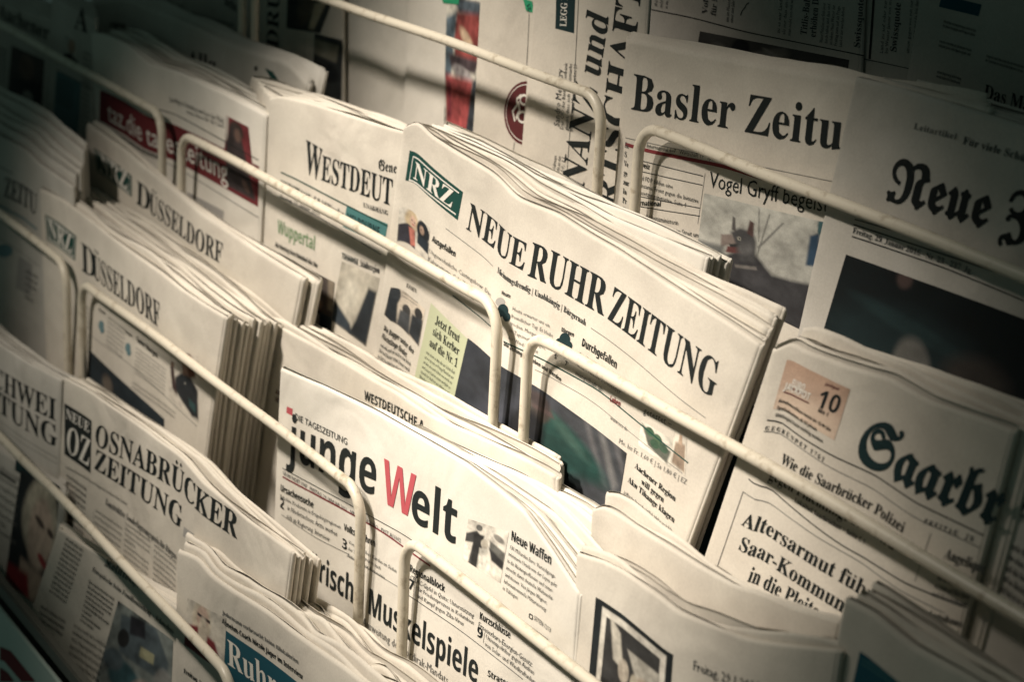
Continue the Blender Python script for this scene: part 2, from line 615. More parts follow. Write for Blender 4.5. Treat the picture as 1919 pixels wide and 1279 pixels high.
        for i, (s, w, fit) in enumerate(out):
            a = A + H_ * (i + 0.8) / n
            real = twidth(s, f)
            d = W_ / wmax * (w / real if fit else 1)
            if align == 'c': a = a + W_ * (1 - w / wmax) / 2
            self._lay(s, f, a, d, up, c, part, res, 0.0003)

    def rule(self, pts, t, c='k', part='rule', off=0.00022):
        part = self._own(part) if part == 'rule' else part
        P = [self.pg.unp(*p) for p in pts]
        L = [np.array(p) for p in P]
        V, Fc = [], []
        # resample
        R_ = [L[0]]
        for a, b in zip(L[:-1], L[1:]):
            m = max(2, int(np.linalg.norm(b - a) / 0.004))
            for i in range(1, m + 1): R_.append(a + (b - a) * i / m)
        R_ = np.array(R_)
        if len(L) > 2:
            R_[:, 1] = gsmooth(R_[:, 1], 2)
        dirs = np.gradient(R_, axis=0); dirs /= np.linalg.norm(dirs, axis=1)[:, None]
        nn = np.stack([-dirs[:, 1], dirs[:, 0]], 1) * t / 2
        V = np.concatenate([R_ + nn, R_ - nn]); m = len(R_)
        self._add(part, V, [(i, i + 1, i + 1 + m, i + m) for i in range(m - 1)], c, off)

    def _quad(self, q, n, m):
        P = [self.pg.unp(*p) for p in q]            # tl, tr, bl, (br)
        if len(P) == 3: P.append(P[1] + P[2] - P[0])
        a = np.linspace(0, 1, n)[:, None, None]; b = np.linspace(0, 1, m)[None, :, None]
        return (P[0] * (1 - a) * (1 - b) + P[1] * a * (1 - b) + P[2] * (1 - a) * b + P[3] * a * b)

    def panel(self, q, c, part='panel', off=0.00012):
        P = [self.pg.unp(*p) for p in q]
        n = max(4, int(np.linalg.norm(P[1] - P[0]) / 0.004)); m = max(3, int(np.linalg.norm(P[2] - P[0]) / 0.004))
        G = self._quad(q, n, m)
        self._add(part, G.reshape(-1, 2), [tuple(x) for x in grid_quads(n, m).tolist()], c, off)

    def frame(self, q, t, c, part='panel', off=0.00022):
        tl, tr, bl, br = q
        for a, b in ((tl, tr), (tr, br), (bl, br), (tl, bl)):
            self.rule([a, b], t, c, part, off)

    def blob(self, pts, c, part='emblem', off=0.00034):
        V = np.array([self.pg.unp(*p) for p in pts])
        self._add(part, V, [tuple(range(len(pts)))], c, off)

    def disc(self, ctr, rx, ry, c, part='emblem', off=0.0002, n=28, ring=None):
        A = [(ctr[0] + rx * math.cos(2 * math.pi * i / n), ctr[1] + ry * math.sin(2 * math.pi * i / n)) for i in range(n)]
        if ring:
            self.rule(A + [A[0]], ring, c, part, off)
        else:
            self.blob(A, c, part, off)

    def photo(self, q, bg, shapes, n=70, m=70, seed=1, noise=0.15, part='photo', label=None):
        G = self._quad(q, n, m)
        a = np.linspace(0, 1, n)[:, None] * np.ones((1, m)); b = np.linspace(0, 1, m)[None, :] * np.ones((n, 1))
        rs = np.random.RandomState(seed)
        col = np.zeros((n, m, 3))
        if callable(bg): col[:] = bg(a, b)
        else: col[:] = bg
        for s in shapes:
            if s[0] == 'e':
                _, cx, cy, rx, ry, ang, soft, c = s
                ca, sa = math.cos(ang), math.sin(ang)
                x = ((a - cx) * ca + (b - cy) * sa) / rx; y = (-(a - cx) * sa + (b - cy) * ca) / ry
                f = np.clip((1 - np.sqrt(x * x + y * y)) / max(soft, 1e-3) + .5, 0, 1)[..., None]
            else:
                _, pts, soft, c = s
                inside = np.zeros_like(a, bool); dist = np.full(a.shape, 9.)
                for i in range(len(pts)):
                    x1, y1 = pts[i]; x2, y2 = pts[(i + 1) % len(pts)]
                    cond = ((y1 > b) != (y2 > b)) & (a < (x2 - x1) * (b - y1) / ((y2 - y1) if y2 != y1 else 1e-9) + x1)
                    inside ^= cond
                    L2 = (x2 - x1) ** 2 + (y2 - y1) ** 2 + 1e-12
                    t = np.clip(((a - x1) * (x2 - x1) + (b - y1) * (y2 - y1)) / L2, 0, 1)
                    dist = np.minimum(dist, np.hypot(a - x1 - t * (x2 - x1), b - y1 - t * (y2 - y1)))
                sd = np.where(inside, dist, -dist)
                f = np.clip(sd / max(soft, 1e-3) + .5, 0, 1)[..., None]
            col = col * (1 - f) + np.array(c) * f
        g = rs.randn(n, m)
        g = smooth2(g, 1.6)
        g /= g.std()
        g2 = rs.randn(n, m)
        g2 = smooth2(g2, 5)
        g2 /= g2.std()
        col = np.clip(col * (1 + noise * (g * .5 + g2 * .7))[..., None], 0.006, 0.75)
        P = self.pg.P(G[..., 0].ravel(), G[..., 1].ravel(), 0.00016)
        me = mesh_np('photo', P, grid_quads(n, m))
        at = me.color_attributes.new('Col', 'FLOAT_COLOR', 'POINT')
        at.data.foreach_set('color', np.concatenate([col.reshape(-1, 3), np.ones((n * m, 1))], 1).astype(np.float32).ravel())
        o = link(part, me, self.root, PHOTO)
        if label: o['label'] = label

    def done(self, labels=None):
        for part, (V, Fc, mi, n) in self.layers.items():
            cs = sorted(set(mi))
            part = part.split('#')[0]
            me = bpy.data.meshes.new(part)
            me.from_pydata(np.concatenate(V).tolist(), [], Fc)
            for c in cs: me.materials.append(ink(c))
            me.polygons.foreach_set('material_index', [cs.index(c) for c in mi])
            me.update()
            o = link(part, me, self.root)
            if labels and part in labels: o['label'] = labels[part]


WORDS = ('der die das und in zu den mit von auf ist im nicht ein eine als auch es an werden aus er hat dass sie nach wird bei einer um am sind noch wie '
         'einem so zum war haben nur oder aber vor zur bis mehr durch man sein wurde Jahr Zeit Stadt Land Menschen Regierung Bericht Freitag Januar Ende '
         'gegen Prozent Arbeit Wasser Schule Frage Seite Haus').split()

# ------------------------------------------------------------------ the rack
def plane_pt(x, y, k, yy=0.0):
    """pixel -> point on the upright plane of the rails of tier k"""
    o = np.array([0, k * TY + yy, k * TZ])
    d = R.T @ np.array([(x - CX) / F_PX, (y - CY) / F_PX, 1])
    t = (o[1] - CAM[1]) / d[1]
    return CAM + t * d


rack = thing('newspaper_rack', 'stepped newspaper rack with cream painted wire hoops in front of dark shelves', 'newspaper rack', (0, -0.1, -0.35))
RW = 0.0029


def hoop(k, xl, xr, zl=0.0, zr=0.0, bow=0.0, rc=0.016):
    y, z0 = k * TY, k * TZ
    zb = z0 - 0.1215
    pts = [(xl, y, zb + i * (z0 + zl - rc - zb) / 6) for i in range(6)]
    for i in range(9):
        a = math.pi - i * math.pi / 16
        pts.append((xl + rc + rc * math.cos(a), y, z0 + zl - rc + rc * math.sin(a)))
    n = 26
    for i in range(1, n):
        f = i / n
        x = xl + rc + (xr - xl - 2 * rc) * f
        pts.append((x, y, z0 + zl + (zr - zl) * f + bow * 4 * f * (1 - f) + 0.0004 * math.sin(x * 31 + k)))
    for i in range(9):
        a = math.pi / 2 - i * math.pi / 16
        pts.append((xr - rc + rc * math.cos(a), y, z0 + zr - rc + rc * math.sin(a)))
    pts += [(xr, y, zb + i * (z0 + zr - rc - zb) / 6) for i in range(5, -1, -1)]
    link('wire_hoop', tube_mesh('wire_hoop', pts, RW), rack, WIRE)


def hx(x, y, k): return plane_pt(x, y, k)[0]


hoop(1, -1.0, -0.475)
hoop(1, hx(600, 4, 1) - 0.10, hx(1123, 290, 1), zl=plane_pt(600, 2, 1)[2] - TZ, zr=plane_pt(1050, 154, 1)[2] - TZ, bow=0.0012)
hoop(1, hx(1196, 290, 1), 0.60, zl=plane_pt(1300, 272, 1)[2] - TZ, zr=plane_pt(1900, 504, 1)[2] - TZ, bow=-0.0006)
hoop(0, -1.15, hx(304, 300, 0), zl=0, zr=plane_pt(260, 190, 0)[2])
hoop(0, hx(340, 300, 0), hx(930, 660, 0), zl=plane_pt(400, 284, 0)[2], zr=plane_pt(880, 545, 0)[2], bow=0.001)
hoop(0, hx(986, 720, 0), 0.42, zl=plane_pt(1050, 657, 0)[2], zr=plane_pt(1900, 1150, 0)[2], bow=0.0018)
hoop(-1, -1.05, hx(125, 560, -1), zl=0, zr=plane_pt(60, 447, -1)[2] + TZ)
hoop(-1, hx(154, 620, -1), hx(675, 1010, -1), zl=plane_pt(210, 573, -1)[2] + TZ, zr=plane_pt(630, 888, -1)[2] + TZ, bow=0.0008)
hoop(-1, hx(757, 1090, -1), 0.46, zl=plane_pt(810, 1045, -1)[2] + TZ, zr=plane_pt(1100, 1272, -1)[2] + TZ + .001, bow=0.0)
hoop(-2, -0.50, -0.045, zl=plane_pt(0, 820, -2)[2] + 2 * TZ, zr=plane_pt(430, 1268, -2)[2] + 2 * TZ, bow=0.0015)
hoop(-2, -0.015, 0.45)
for k in (-2, -1, 0, 1, 2):
    link('shelf', box_mesh('shelf', (-1.15, k * TY - 0.012, k * TZ - 0.1265), (0.62, k * TY + 0.0525, k * TZ - 0.1235), 0.0006), rack, DARK)
link('back_panel', box_mesh('back_panel', (-1.15, 0.235, -0.35), (0.62, 0.245, 0.62), 0.001), rack, DARK)
A_, B_ = plane_pt(0, 1098, -2, -0.016), plane_pt(140, 1270, -2, -0.016)
zf = (A_[2] + B_[2]) / 2
link('shelf_edge', box_mesh('shelf_edge', (-1.15, -2 * TY - 0.019, zf - 0.004), (0.62, -2 * TY - 0.0125, zf + 0.006), 0.001), rack, EDGE)
link('fascia', box_mesh('fascia', (-1.15, -2 * TY - 0.022, zf - 0.16), (0.62, -2 * TY - 0.0195, zf - 0.0085), 0.0008), rack, PANEL)


def fascia_logo():
    y = -0.022 - 0.0003
    def q(pts):
        return [tuple(plane_pt(a, b, -2, y)) for a, b in pts]
    vs, fs = [], []
    for poly in ([(0, 1213), (20, 1222), (66, 1279), (40, 1279), (8, 1241), (0, 1238)], [(0, 1252), (14, 1262), (26, 1279), (0, 1279)]):
        n = len(vs); P = q(poly); vs += P; fs.append(tuple(range(n, n + len(P))))
    me = bpy.data.meshes.new('red_emblem'); me.from_pydata(vs, [], fs)
    link('red_emblem', me, rack, ink('r'))


fascia_logo()

# ------------------------------------------------------------------ tier 0 (middle row)
BK = 0.03
p = Paper('newspaper in the centre with a white lettered green box and large condensed black capitals', 0, 0.006,
          [(757, 238), (773, 228), (800, 250), (840, 277), (923, 327), (968, 370), (1040, 400), (1100, 437), (1153, 467), (1279, 550), (1380, 616), (1424, 646)],
          (700, 680), (1274, 1060), back=[(800, 240), (940, 312), (1000, 352), (1150, 428), (1300, 505), (1456, 578)], n=5, T=0.0034, fold=True,
          stack_label='spare copy behind the centre newspaper with the green box', group='stack of newspapers with the green letter box in the centre', seed=11, nu=120, nv=44, amp=0.0014)
p.panel([(768, 282), (868, 360), (760, 338), (858, 413)], 'G', 'logo')
p.rule([(775, 293), (861, 362)], 0.0008, 'w', 'logo', .00026); p.rule([(767, 337), (855, 402)], 0.0008, 'w', 'logo', .00026); p.rule([(775, 293), (768, 336)], 0.0006, 'w', 'logo', .00026)
p.text('NRZ', 'S', (774, 333), (848, 391), 32, 'w', 'logo', off=0.0004)
p.text('NEUE ', 'S', (873, 428), (982, 508), 53, upto='NEUE')
p.text('RUHR ', 'S', (988, 516), (1131, 592), 66, upto='RUHR')
p.text('ZEITUNG', 'S', (1138, 597), (1338, 748), 68)
p.text('Meinungsfreudig | Unabhängig | Bürgernah', 'S', (932, 510), (1098, 611), 12, 'd', 'subtitle', res=1)
p.rule([(836, 428), (924, 499)], 0.0004, 'g')
p.rule([(1108, 615), (1190, 675), (1279, 752), (1323, 784)], 0.0004, 'g')
p.text('Ausgefallen', 'B', (810, 452), (854, 482), 12, part='headline', res=1)
p.para((806, 462), (922, 545), (800, 505), ['Ungewöhnliche Castingshow: Die', 'Kabarettistin Gabi Köster suchte', 'komische Talente in Köln'], 'r', 'g', fill=.55)
p.text('Heute', 'B', (940, 551), (957, 559), 8, part='body_text', res=1)
p.text('Morgen', 'B', (1052, 621), (1076, 632), 9, part='body_text', res=1)
p.para((962, 570), (1040, 608), (952, 638), ['Heute erwartet uns ein', 'freundlicher Tag. Es bleibt', 'trocken. Morgen gibt es', 'im Tagesverlauf Regen,', 'der Wind ist leicht'], 'r', 'g', fill=.5)
for cx, cy, s in ((941, 586, 1.0), (1057, 640, 1.0)):
    p.disc((cx - 8 * s, cy + 3), 8 * s, 9 * s, 'n', 'weather_icon#%d' % cx); p.disc((cx + 2 * s, cy - 4), 10 * s, 12 * s, 'n', 'weather_icon#%d' % cx, 0.00024); p.disc((cx + 9 * s, cy + 8), 7 * s, 9 * s, 'n', 'weather_icon#%d' % cx, 0.00028)
p.disc((938, 566), 9, 8, 'h', 'weather_icon#941', 0.00018)
p.text('5°', 'B', (1039, 671), (1046, 675), 9, part='body_text', res=1)
p.text('7°', 'B', (1059, 684), (1066, 688), 9, part='body_text', res=1)
p.text('Durchgefallen', 'B', (1090, 648), (1156, 692), 16, part='headline', res=1)
p.para((1087, 655), (1185, 720), (1078, 706), ['Steffen aus Wuppertal hat', 'und Helene Schneider', 'mangelhaft ab. '], 'r', 'g', fill=.55)
p.text('Leben', 'B', (1143, 752), (1163, 763), 12, 'r', 'body_text', res=1)
p.rule([(849, 554), (885, 583), (920, 612)], 0.0006, 'G')
p.rule([(944, 640), (980, 657), (1020, 676), (1120, 730), (1200, 795), (1290, 868)], 0.0007, 'G')
p.rule([(1003, 693), (1100, 745), (1200, 826), (1280, 888)], 0.0003, 'g')
p.text('Die Zeitung fürs Leben und Werden', 'B', (944, 647), (1052, 716), 8, part='body_text', res=1)
p.text('www.nrz.de', 'r', (1144, 786), (1176, 809), 8, 'g', 'body_text', res=1)
p.text('getestet – ', 'r', (1206, 775), (1262, 803), 14, 'd', 'headline', res=1)
p.text('Mo. bis Fr. 1,60 € | Sa 1,80 € | EZ', 'r', (1160, 830), (1287, 909), 10, 'g', 'body_text', res=1)
p.photo([(749, 388), (806, 428), (744, 452), (802, 490)], (.62, .59, .52),
        [('e', .38, .25, .22, .28, 0, .4, (.50, .40, .26)), ('e', .42, .28, .11, .16, 0, .5, (.52, .36, .28)), ('e', .38, .26, .02, .02, 0, .5, (.1, .07, .06)), ('e', .47, .27, .02, .02, 0, .5, (.1, .07, .06)), ('e', .43, .36, .04, .015, 0, .5, (.4, .1, .09)), ('p', [(.0, .5), (.25, .42), (.5, .5), (.55, 1), (.0, 1)], .05, (.03, .03, .04)),
         ('p', [(.3, .5), (.5, .48), (.55, .9), (.4, 1)], .05, (.5, .18, .14)), ('e', .78, .30, .22, .30, 0, .15, (.015, .02, .025)), ('e', .74, .28, .08, .12, 0, .5, (.42, .30, .23)), ('e', .72, .27, .015, .02, 0, .5, (.06, .05, .05)),
         ('p', [(.6, .5), (1, .45), (1, .8), (.6, .75)], .05, (.02, .03, .04))], 50, 50, 3, label='small photo of two women laughing')
p.photo([(733, 537), (797, 580), (720, 590), (785, 650)], (.52, .46, .38),
        [('e', .12, .25, .18, .3, .1, .2, (.03, .035, .04)), ('p', [(0, .35), (.25, .3), (.35, 1), (0, 1)], .06, (.02, .025, .03)), ('e', .52, .45, .12, .16, 0, .2, (.05, .05, .05)),
         ('p', [(.35, .55), (.65, .5), (.7, 1), (.35, 1)], .06, (.06, .065, .07)), ('e', .85, .25, .12, .14, 0, .2, (.03, .03, .03)), ('p', [(.68, .4), (1, .3), (1, 1), (.68, .95)], .06, (.03, .035, .04))], 50, 50, 4, label='small photo of dark silhouetted people')
p.text('ESSEN', 'S', (762, 538), (781, 550), 8, part='body_text', res=1)
p.para((755, 545), (785, 565), (752, 556), 2, 'r', 'g', seed=7)
p.para((722, 606), (778, 652), (715, 636), ['Die Bagger unter den', 'Flüchtlinge findet'], 'B', fill=.6, part='headline')
p.para((715, 640), (772, 678), (690, 745), 10, 'S', 'd', seed=8, cw=.7)
p.panel([(808, 568), (877, 636), (770, 742), (849, 770)], 'lg', 'green_box')
p.text('Jetzt freut', 'S', (816, 606), (861, 643), 17, part='headline')
p.text('sich Kerber', 'S', (811, 627), (860, 667), 17, part='headline')
p.text('auf die Nr. 1', 'S', (805, 648), (857, 690), 17, part='headline')
p.para((801, 655), (855, 695), (776, 745), 10, 'r', 'd', seed=9, cw=.7)
p.photo([(877, 634), (1175, 850), (830, 850), (1150, 1010)], lambda a, b: np.stack([.030 + .02 * a, .034 + .02 * a, .042 + .018 * a], -1),
        [('e', .22, .5, .10, .5, .6, .9, (.055, .06, .075)), ('p', [(.74, .0), (.78, 0), (.92, .5), (.9, .5)], .03, (.10, .10, .105)), ('p', [(.83, .0), (.87, .0), (.98, .4), (.96, .5)], .03, (.13, .13, .13)), ('p', [(.92, .0), (.96, .0), (1, .2), (1, .3)], .02, (.10, .10, .105)),
         ('e', .70, .34, .26, .13, .75, .5, (.016, .055, .047)), ('e', .62, .46, .2, .2, .75, .7, (.015, .045, .039)), ('e', .68, .26, .14, .04, .75, 1.2, (.04, .085, .07)),
         ('e', .50, .21, .055, .11, .3, .4, (.05, .042, .037)), ('e', .47, .11, .075, .075, .3, .4, (.05, .04, .04)), ('p', [(.42, .16), (.56, .14), (.58, .18), (.44, .19)], .02, (.07, .05, .048)), ('e', .42, .22, .03, .10, 0, .6, (.07, .064, .055)), ('e', .44, .42, .10, .2, 0, .4, (.016, .017, .02))], 120, 100, 5, label='large dark photo of a person in a cap and green jacket')
p.photo([(1203, 788), (1262, 826), (1196, 835), (1256, 876)], (.64, .61, .53),
        [('p', [(.02, .1), (.98, .45), (.9, .95), (.3, .75)], .06, (.10, .11, .09)), ('e', .3, .22, .14, .16, 0, .2, (.05, .10, .06)), ('e', .55, .30, .14, .17, 0, .2, (.07, .12, .07)), ('e', .75, .5, .14, .16, 0, .2, (.05, .09, .06)), ('e', .48, .55, .14, .16, 0, .2, (.04, .08, .05))], 40, 40, 6, label='photo of a bowl of green fruit')
p.photo([(1264, 806), (1288, 822), (1256, 868), (1284, 892)], (.62, .58, .5),
        [('p', [(.2, .3), (.9, .2), (.95, .95), (.1, .95)], .08, (.26, .20, .15)), ('p', [(.45, 0), (.65, 0), (.7, .3), (.4, .3)], .05, (.4, .3, .22))], 24, 30, 7, label='photo of a small bottle')
p.text('Aachener Region', 'S', (1190, 877), (1266, 941), 12, part='headline')
p.text('will gegen', 'S', (1202, 907), (1244, 943), 12, part='headline')
p.text('Akw Tihange klagen', 'S', (1177, 903), (1264, 981), 12, part='headline')
p.para((1172, 918), (1262, 990), (1155, 965), 5, 'S', 'd', seed=10, cw=.62)
p.para((1158, 960), (1250, 1030), (1140, 1010), 4, 'S', 'd', seed=12, cw=.62)
p.done()
p = Paper('plain white newspaper with a square cut end behind the right half of the centre stack', 0, 0.0275,
          [(790, 240), (860, 262), (940, 300), (985, 332), (1100, 385), (1200, 428), (1322, 480)], (735, 600), (1300, 600), back=[(900, 262), (985, 306), (1100, 358), (1200, 405), (1326, 466)], n=4, T=0.0034, fold=True,
          seed=61, stack_label='spare copy behind the plain white newspaper with the square cut end', group='short stack of plain white newspapers', material=PAPERW, backx=(0.0, 0.001))
p.done()

p = Paper('newspaper with black capitals title, teal box and a photo of men in suits', 0, 0.0085,
          [(505, 185), (520, 182), (560, 190), (620, 207), (690, 226), (760, 246)], (493, 480), (730, 480), fold=True, n=9, T=0.0036,
          back=[(385, 122), (500, 150), (620, 180), (760, 232)], backx=(-0.10, 0.012), stack_label='spare copy behind the newspaper with the teal box left of centre',
          group='stack of newspapers with the teal box', seed=12)
p.text('W', 'S', (572, 322), (601, 340), 62); p.text('ESTDEUT', 'S', (602, 337), (735, 386), 48, upto='ESTDEUT')
p.text('Gene', 'F', (709, 318), (744, 325), 20, 'k', 'subtitle')
p.text('UNABHÄNG', 'S', (681, 388), (728, 404), 9, 'd', 'subtitle', res=1)
p.rule([(527, 323), (640, 380), (727, 424)], 0.0009, 'G')
p.text('DEUTSCHE BANK:', 'S', (526, 348), (584, 378), 12, 'n', 'headline', res=1)
p.text('6,8 Milliarden', 'S', (588, 380), (646, 409), 13, 'd', 'headline', res=1)
p.panel([(650, 387), (727, 420), (643, 425), (720, 462)], 't', 'teal_box')
p.text('MELBOURNE', 'B', (650, 415), (712, 443), 17, 'n', 'teal_box', off=.0003, res=1)
p.rule([(522, 368), (600, 408), (715, 478)], 0.0005, 'g')
p.text('Freitag, 29. Januar 2016', 'r', (526, 372), (600, 405), 8, 'd', 'body_text', res=1)
p.text('Wuppertal', 'B', (520, 436), (591, 470), 26, 'gr', 'headline', res=1)
p.text('Als Montag lässt Bahnhof die Uhr', 'B', (516, 462), (596, 503), 9, part='headline', res=1)
p.text('TIHANGE', 'B', (641, 484), (672, 497), 11, 'n', 'headline', res=1)
p.text('Städteregion', 'S', (675, 499), (712, 513), 13, 'd', 'headline', res=1)
p.photo([(515, 471), (628, 530), (508, 570), (620, 640)], (.06, .05, .045),
        [('e', .28, .42, .07, .10, 0, .5, (.13, .085, .065)), ('e', .28, .33, .08, .06, 0, .4, (.03, .025, .02)), ('e', .5, .40, .07, .11, 0, .5, (.16, .10, .08)), ('e', .5, .31, .08, .05, 0, .4, (.035, .03, .025)), ('e', .75, .48, .08, .12, 0, .5, (.22, .145, .11)), ('e', .75, .38, .09, .05, 0, .4, (.12, .11, .10)), ('p', [(.35, .6), (.6, .55), (.7, 1), (.3, 1)], .05, (.02, .02, .025)),
         ('p', [(.6, .66), (1, .6), (1, 1), (.6, 1)], .05, (.02, .03, .04)), ('p', [(.74, .66), (.8, .66), (.82, 1), (.74, 1)], .02, (.3, .28, .25)), ('p', [(.9, .0), (1, .0), (1, .5), (.92, .5)], .05, (.2, .17, .13))], 70, 60, 11, label='photo of three men in dark suits')
p.photo([(641, 490), (712, 522), (620, 600), (686, 650)], (.45, .42, .35),
        [('p', [(.78, .2), (1, .2), (1, 1), (.5, 1), (.62, .75)], .06, (.02, .025, .03)), ('p', [(0, .65), (.5, .85), (.6, 1), (0, 1)], .06, (.03, .04, .05)), ('e', .35, .45, .22, .25, 0, .6, (.55, .52, .44))], 50, 50, 12, label='photo of a pale pot with a dark handle')
p.done()

p = Paper('newspaper with a red band and white lettering, portrait of a woman at its right', 0, 0.0075,
          [(172, 60), (200, 68), (240, 88), (280, 118), (330, 130), (380, 155), (430, 180), (497, 213)], (180, 230), (489, 370), fold=True, n=9, T=0.0035,
          back=[(215, 45), (270, 55), (360, 105), (430, 138), (520, 190)], stack_label='spare copy fanned out behind the newspaper with the red band',
          group='stack of newspapers with the red band', seed=13, backx=(0.0, 0.0), material=PAPERW, leaves=5)
p.panel([(188, 168), (486, 312), (186, 226), (484, 388)], 'R', 'masthead_band')
p.text('taz.die tageszeitung', 'r', (203, 226), (428, 342), 36, 'w', 'masthead', off=.0003)
p.photo([(424, 216), (466, 238), (418, 345), (480, 378)], (.16, .03, .035),
        [('e', .45, .14, .3, .12, 0, .3, (.05, .035, .03)), ('p', [(.2, .1), (.6, .1), (.8, .5), (1, 1), (.1, 1), (.05, .4)], .06, (.045, .035, .035)), ('e', .5, .20, .13, .09, 0, .6, (.16, .10, .08)), ('e', .72, .86, .12, .06, .4, .6, (.14, .09, .075)), ('p', [(.0, .0), (.12, .0), (.1, .3), (.0, .4)], .05, (.5, .47, .42))], 40, 70, 14, label='cut-out photo of a woman with long dark hair')
p.rule([(188, 158), (310, 208), (485, 300)], 0.0006, 'k')
p.para((350, 250), (415, 276), (345, 300), 4, 'r', 'd', seed=74)
p.rule([(205, 246), (300, 300), (485, 408)], 0.0004, 'k')
p.text('MEHR SEITEN UND THEMEN AM WOCHENENDE', 'B', (200, 244), (300, 298), 6, part='body_text', res=1)
p.text('Landtag in Schwaben wird vor der Wahl', 'r', (318, 190), (420, 232), 10, 'g', 'headline', res=1)
p.text('neue Ideen für das Land', 'r', (350, 212), (420, 240), 8, 'g', 'headline', res=1)
p.panel([(352, 360), (420, 396), (345, 440), (410, 478)], 'h', 'photo_panel')
p.para((210, 275), (300, 325), (205, 330), 6, 'r', 'g', seed=15)
p.done()

p = Paper('newspaper with large blackletter title and a salmon lottery box at the right', 0, 0.006,
          [(1450, 652), (1477, 640), (1507, 653), (1580, 680), (1663, 704), (1747, 750), (1897, 806)], (1310, 1080), (1797, 1185), fold=True, n=6, T=0.0038,
          back=[(1460, 582), (1540, 620), (1680, 672), (1800, 722), (1930, 772)], stack_label='spare copy behind the newspaper with the salmon lottery box', backx=(0.003, 0.04),
          group='stack of newspapers with the salmon lottery box', seed=14, wav=0.0008, nu=110, jag=0.0008, hamp=1.2)
p.photo([(1475, 675), (1594, 730), (1449, 767), (1564, 826)], lambda a, b: np.stack([.52 - .08 * (1 - b), .30 + .10 * b, .22 + .10 * b], -1), [('e', .5, .9, .6, .35, 0, .9, (.58, .46, .36))], 40, 40, 15, .05, 'lottery_box')
p.text('EURO', 'B', (1483, 724), (1507, 735), 16, 'w', 'lottery_box_print'); p.text('JACKPOT', 'B', (1470, 730), (1517, 751), 14, 'w', 'lottery_box_print', off=.0004)
p.rule([(1482, 727), (1508, 739)], 0.0006, 'm', off=.00036); p.rule([(1470, 735), (1517, 756)], 0.0006, 'm', off=.00036)
p.text('Jackpot', 'B', (1547, 722), (1573, 733), 7, 'm', 'lottery_box_print', res=1)
p.text('10', 'B', (1528, 761), (1570, 777), 38, 'k', 'lottery_box_print'); p.text('Mio. €', 'B', (1533, 772), (1553, 782), 9, part='lottery_box_print', res=1)
p.para((1462, 744), (1560, 800), (1452, 784), ['Annahmeschluss heute bis 18.40 Uhr', 'Spielteilnahme ab 18 Jahren', 'Glücksspiel kann süchtig machen'], 'B', fill=.5, part='lottery_box_print')
p.rule([(1438, 788), (1500, 820), (1557, 853), (1700, 932), (1844, 1004)], 0.0006)
p.rule([(1432, 809), (1540, 868), (1700, 962), (1836, 1027)], 0.0004, 'g')
p.text('G E G R Ü N D E T   1 7 6 1', 'S', (1433, 807), (1544, 866), 8, 'd', 'subtitle', res=1)
p.text('F R E I T A G ,   2 9 .', 'S', (1731, 981), (1828, 1018), 11, 'd', 'subtitle', res=1)
p.text('Saarbr', 'Fb', (1596, 862), (1866, 988), 92, 'n')
p.text('Wie die Saarbrücker Polizei', 'S', (1463, 868), (1692, 1000), 22, part='headline')
p.text('gegen Flüchtlinge sein wird', 'S', (1440, 900), (1675, 1033), 22, part='headline')
p.text('Lokalteil Saarbrücken > Seite C 1', 'B', (1489, 941), (1621, 1021), 10, part='headline', res=1)
p.rule([(1403, 898), (1500, 965), (1590, 1032), (1700, 1096), (1805, 1138)], 0.0006)
p.rule([(1393, 922), (1520, 1000), (1673, 1099), (1770, 1150)], 0.0004, 'g'); p.rule([(1393, 922), (1337, 1085)], 0.0004, 'g')
p.text('Altersarmut führt', 'S', (1390, 984), (1634, 1132), 30, part='headline', upto='Altersarmut führ')
p.text('Saar-Kommunen', 'S', (1383, 1029), (1612, 1172), 30, part='headline')
p.text('in die Pleite', 'S', (1400, 1090), (1530, 1162), 30, part='headline')
p.text('Hilfen', 'r', (1361, 1100), (1390, 1114), 14, 'd', 'headline', res=1)
p.text('Angelique', 'S', (1769, 1046), (1845, 1076), 22, 'd', 'headline', upto='Angelique')
p.text('Autohaus', 'S', (1737, 1156), (1802, 1176), 15, 'd', 'headline')
p.rule([(1745, 1000), (1715, 1090)], 0.0003, 'g')
p.para((1765, 1060), (1830, 1082), (1745, 1120), 4, 'S', 'd', seed=71); p.para((1362, 1112), (1420, 1140), (1355, 1150), 3, 'r', 'd', seed=72); p.para((1740, 1172), (1796, 1190), (1730, 1200), 2, 'S', 'd', seed=73)
p.done()

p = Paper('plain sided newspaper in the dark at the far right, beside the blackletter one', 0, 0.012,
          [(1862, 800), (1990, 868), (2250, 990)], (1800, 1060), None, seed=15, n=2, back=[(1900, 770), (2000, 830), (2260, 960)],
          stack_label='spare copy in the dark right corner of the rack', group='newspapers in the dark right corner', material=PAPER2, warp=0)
p.text('Zeitung', 'S', (1900, 960), (2050, 1040), 40)
p.para((1880, 1000), (1990, 1070), (1850, 1120), 6, 'S', 'd', seed=5)
p.done()

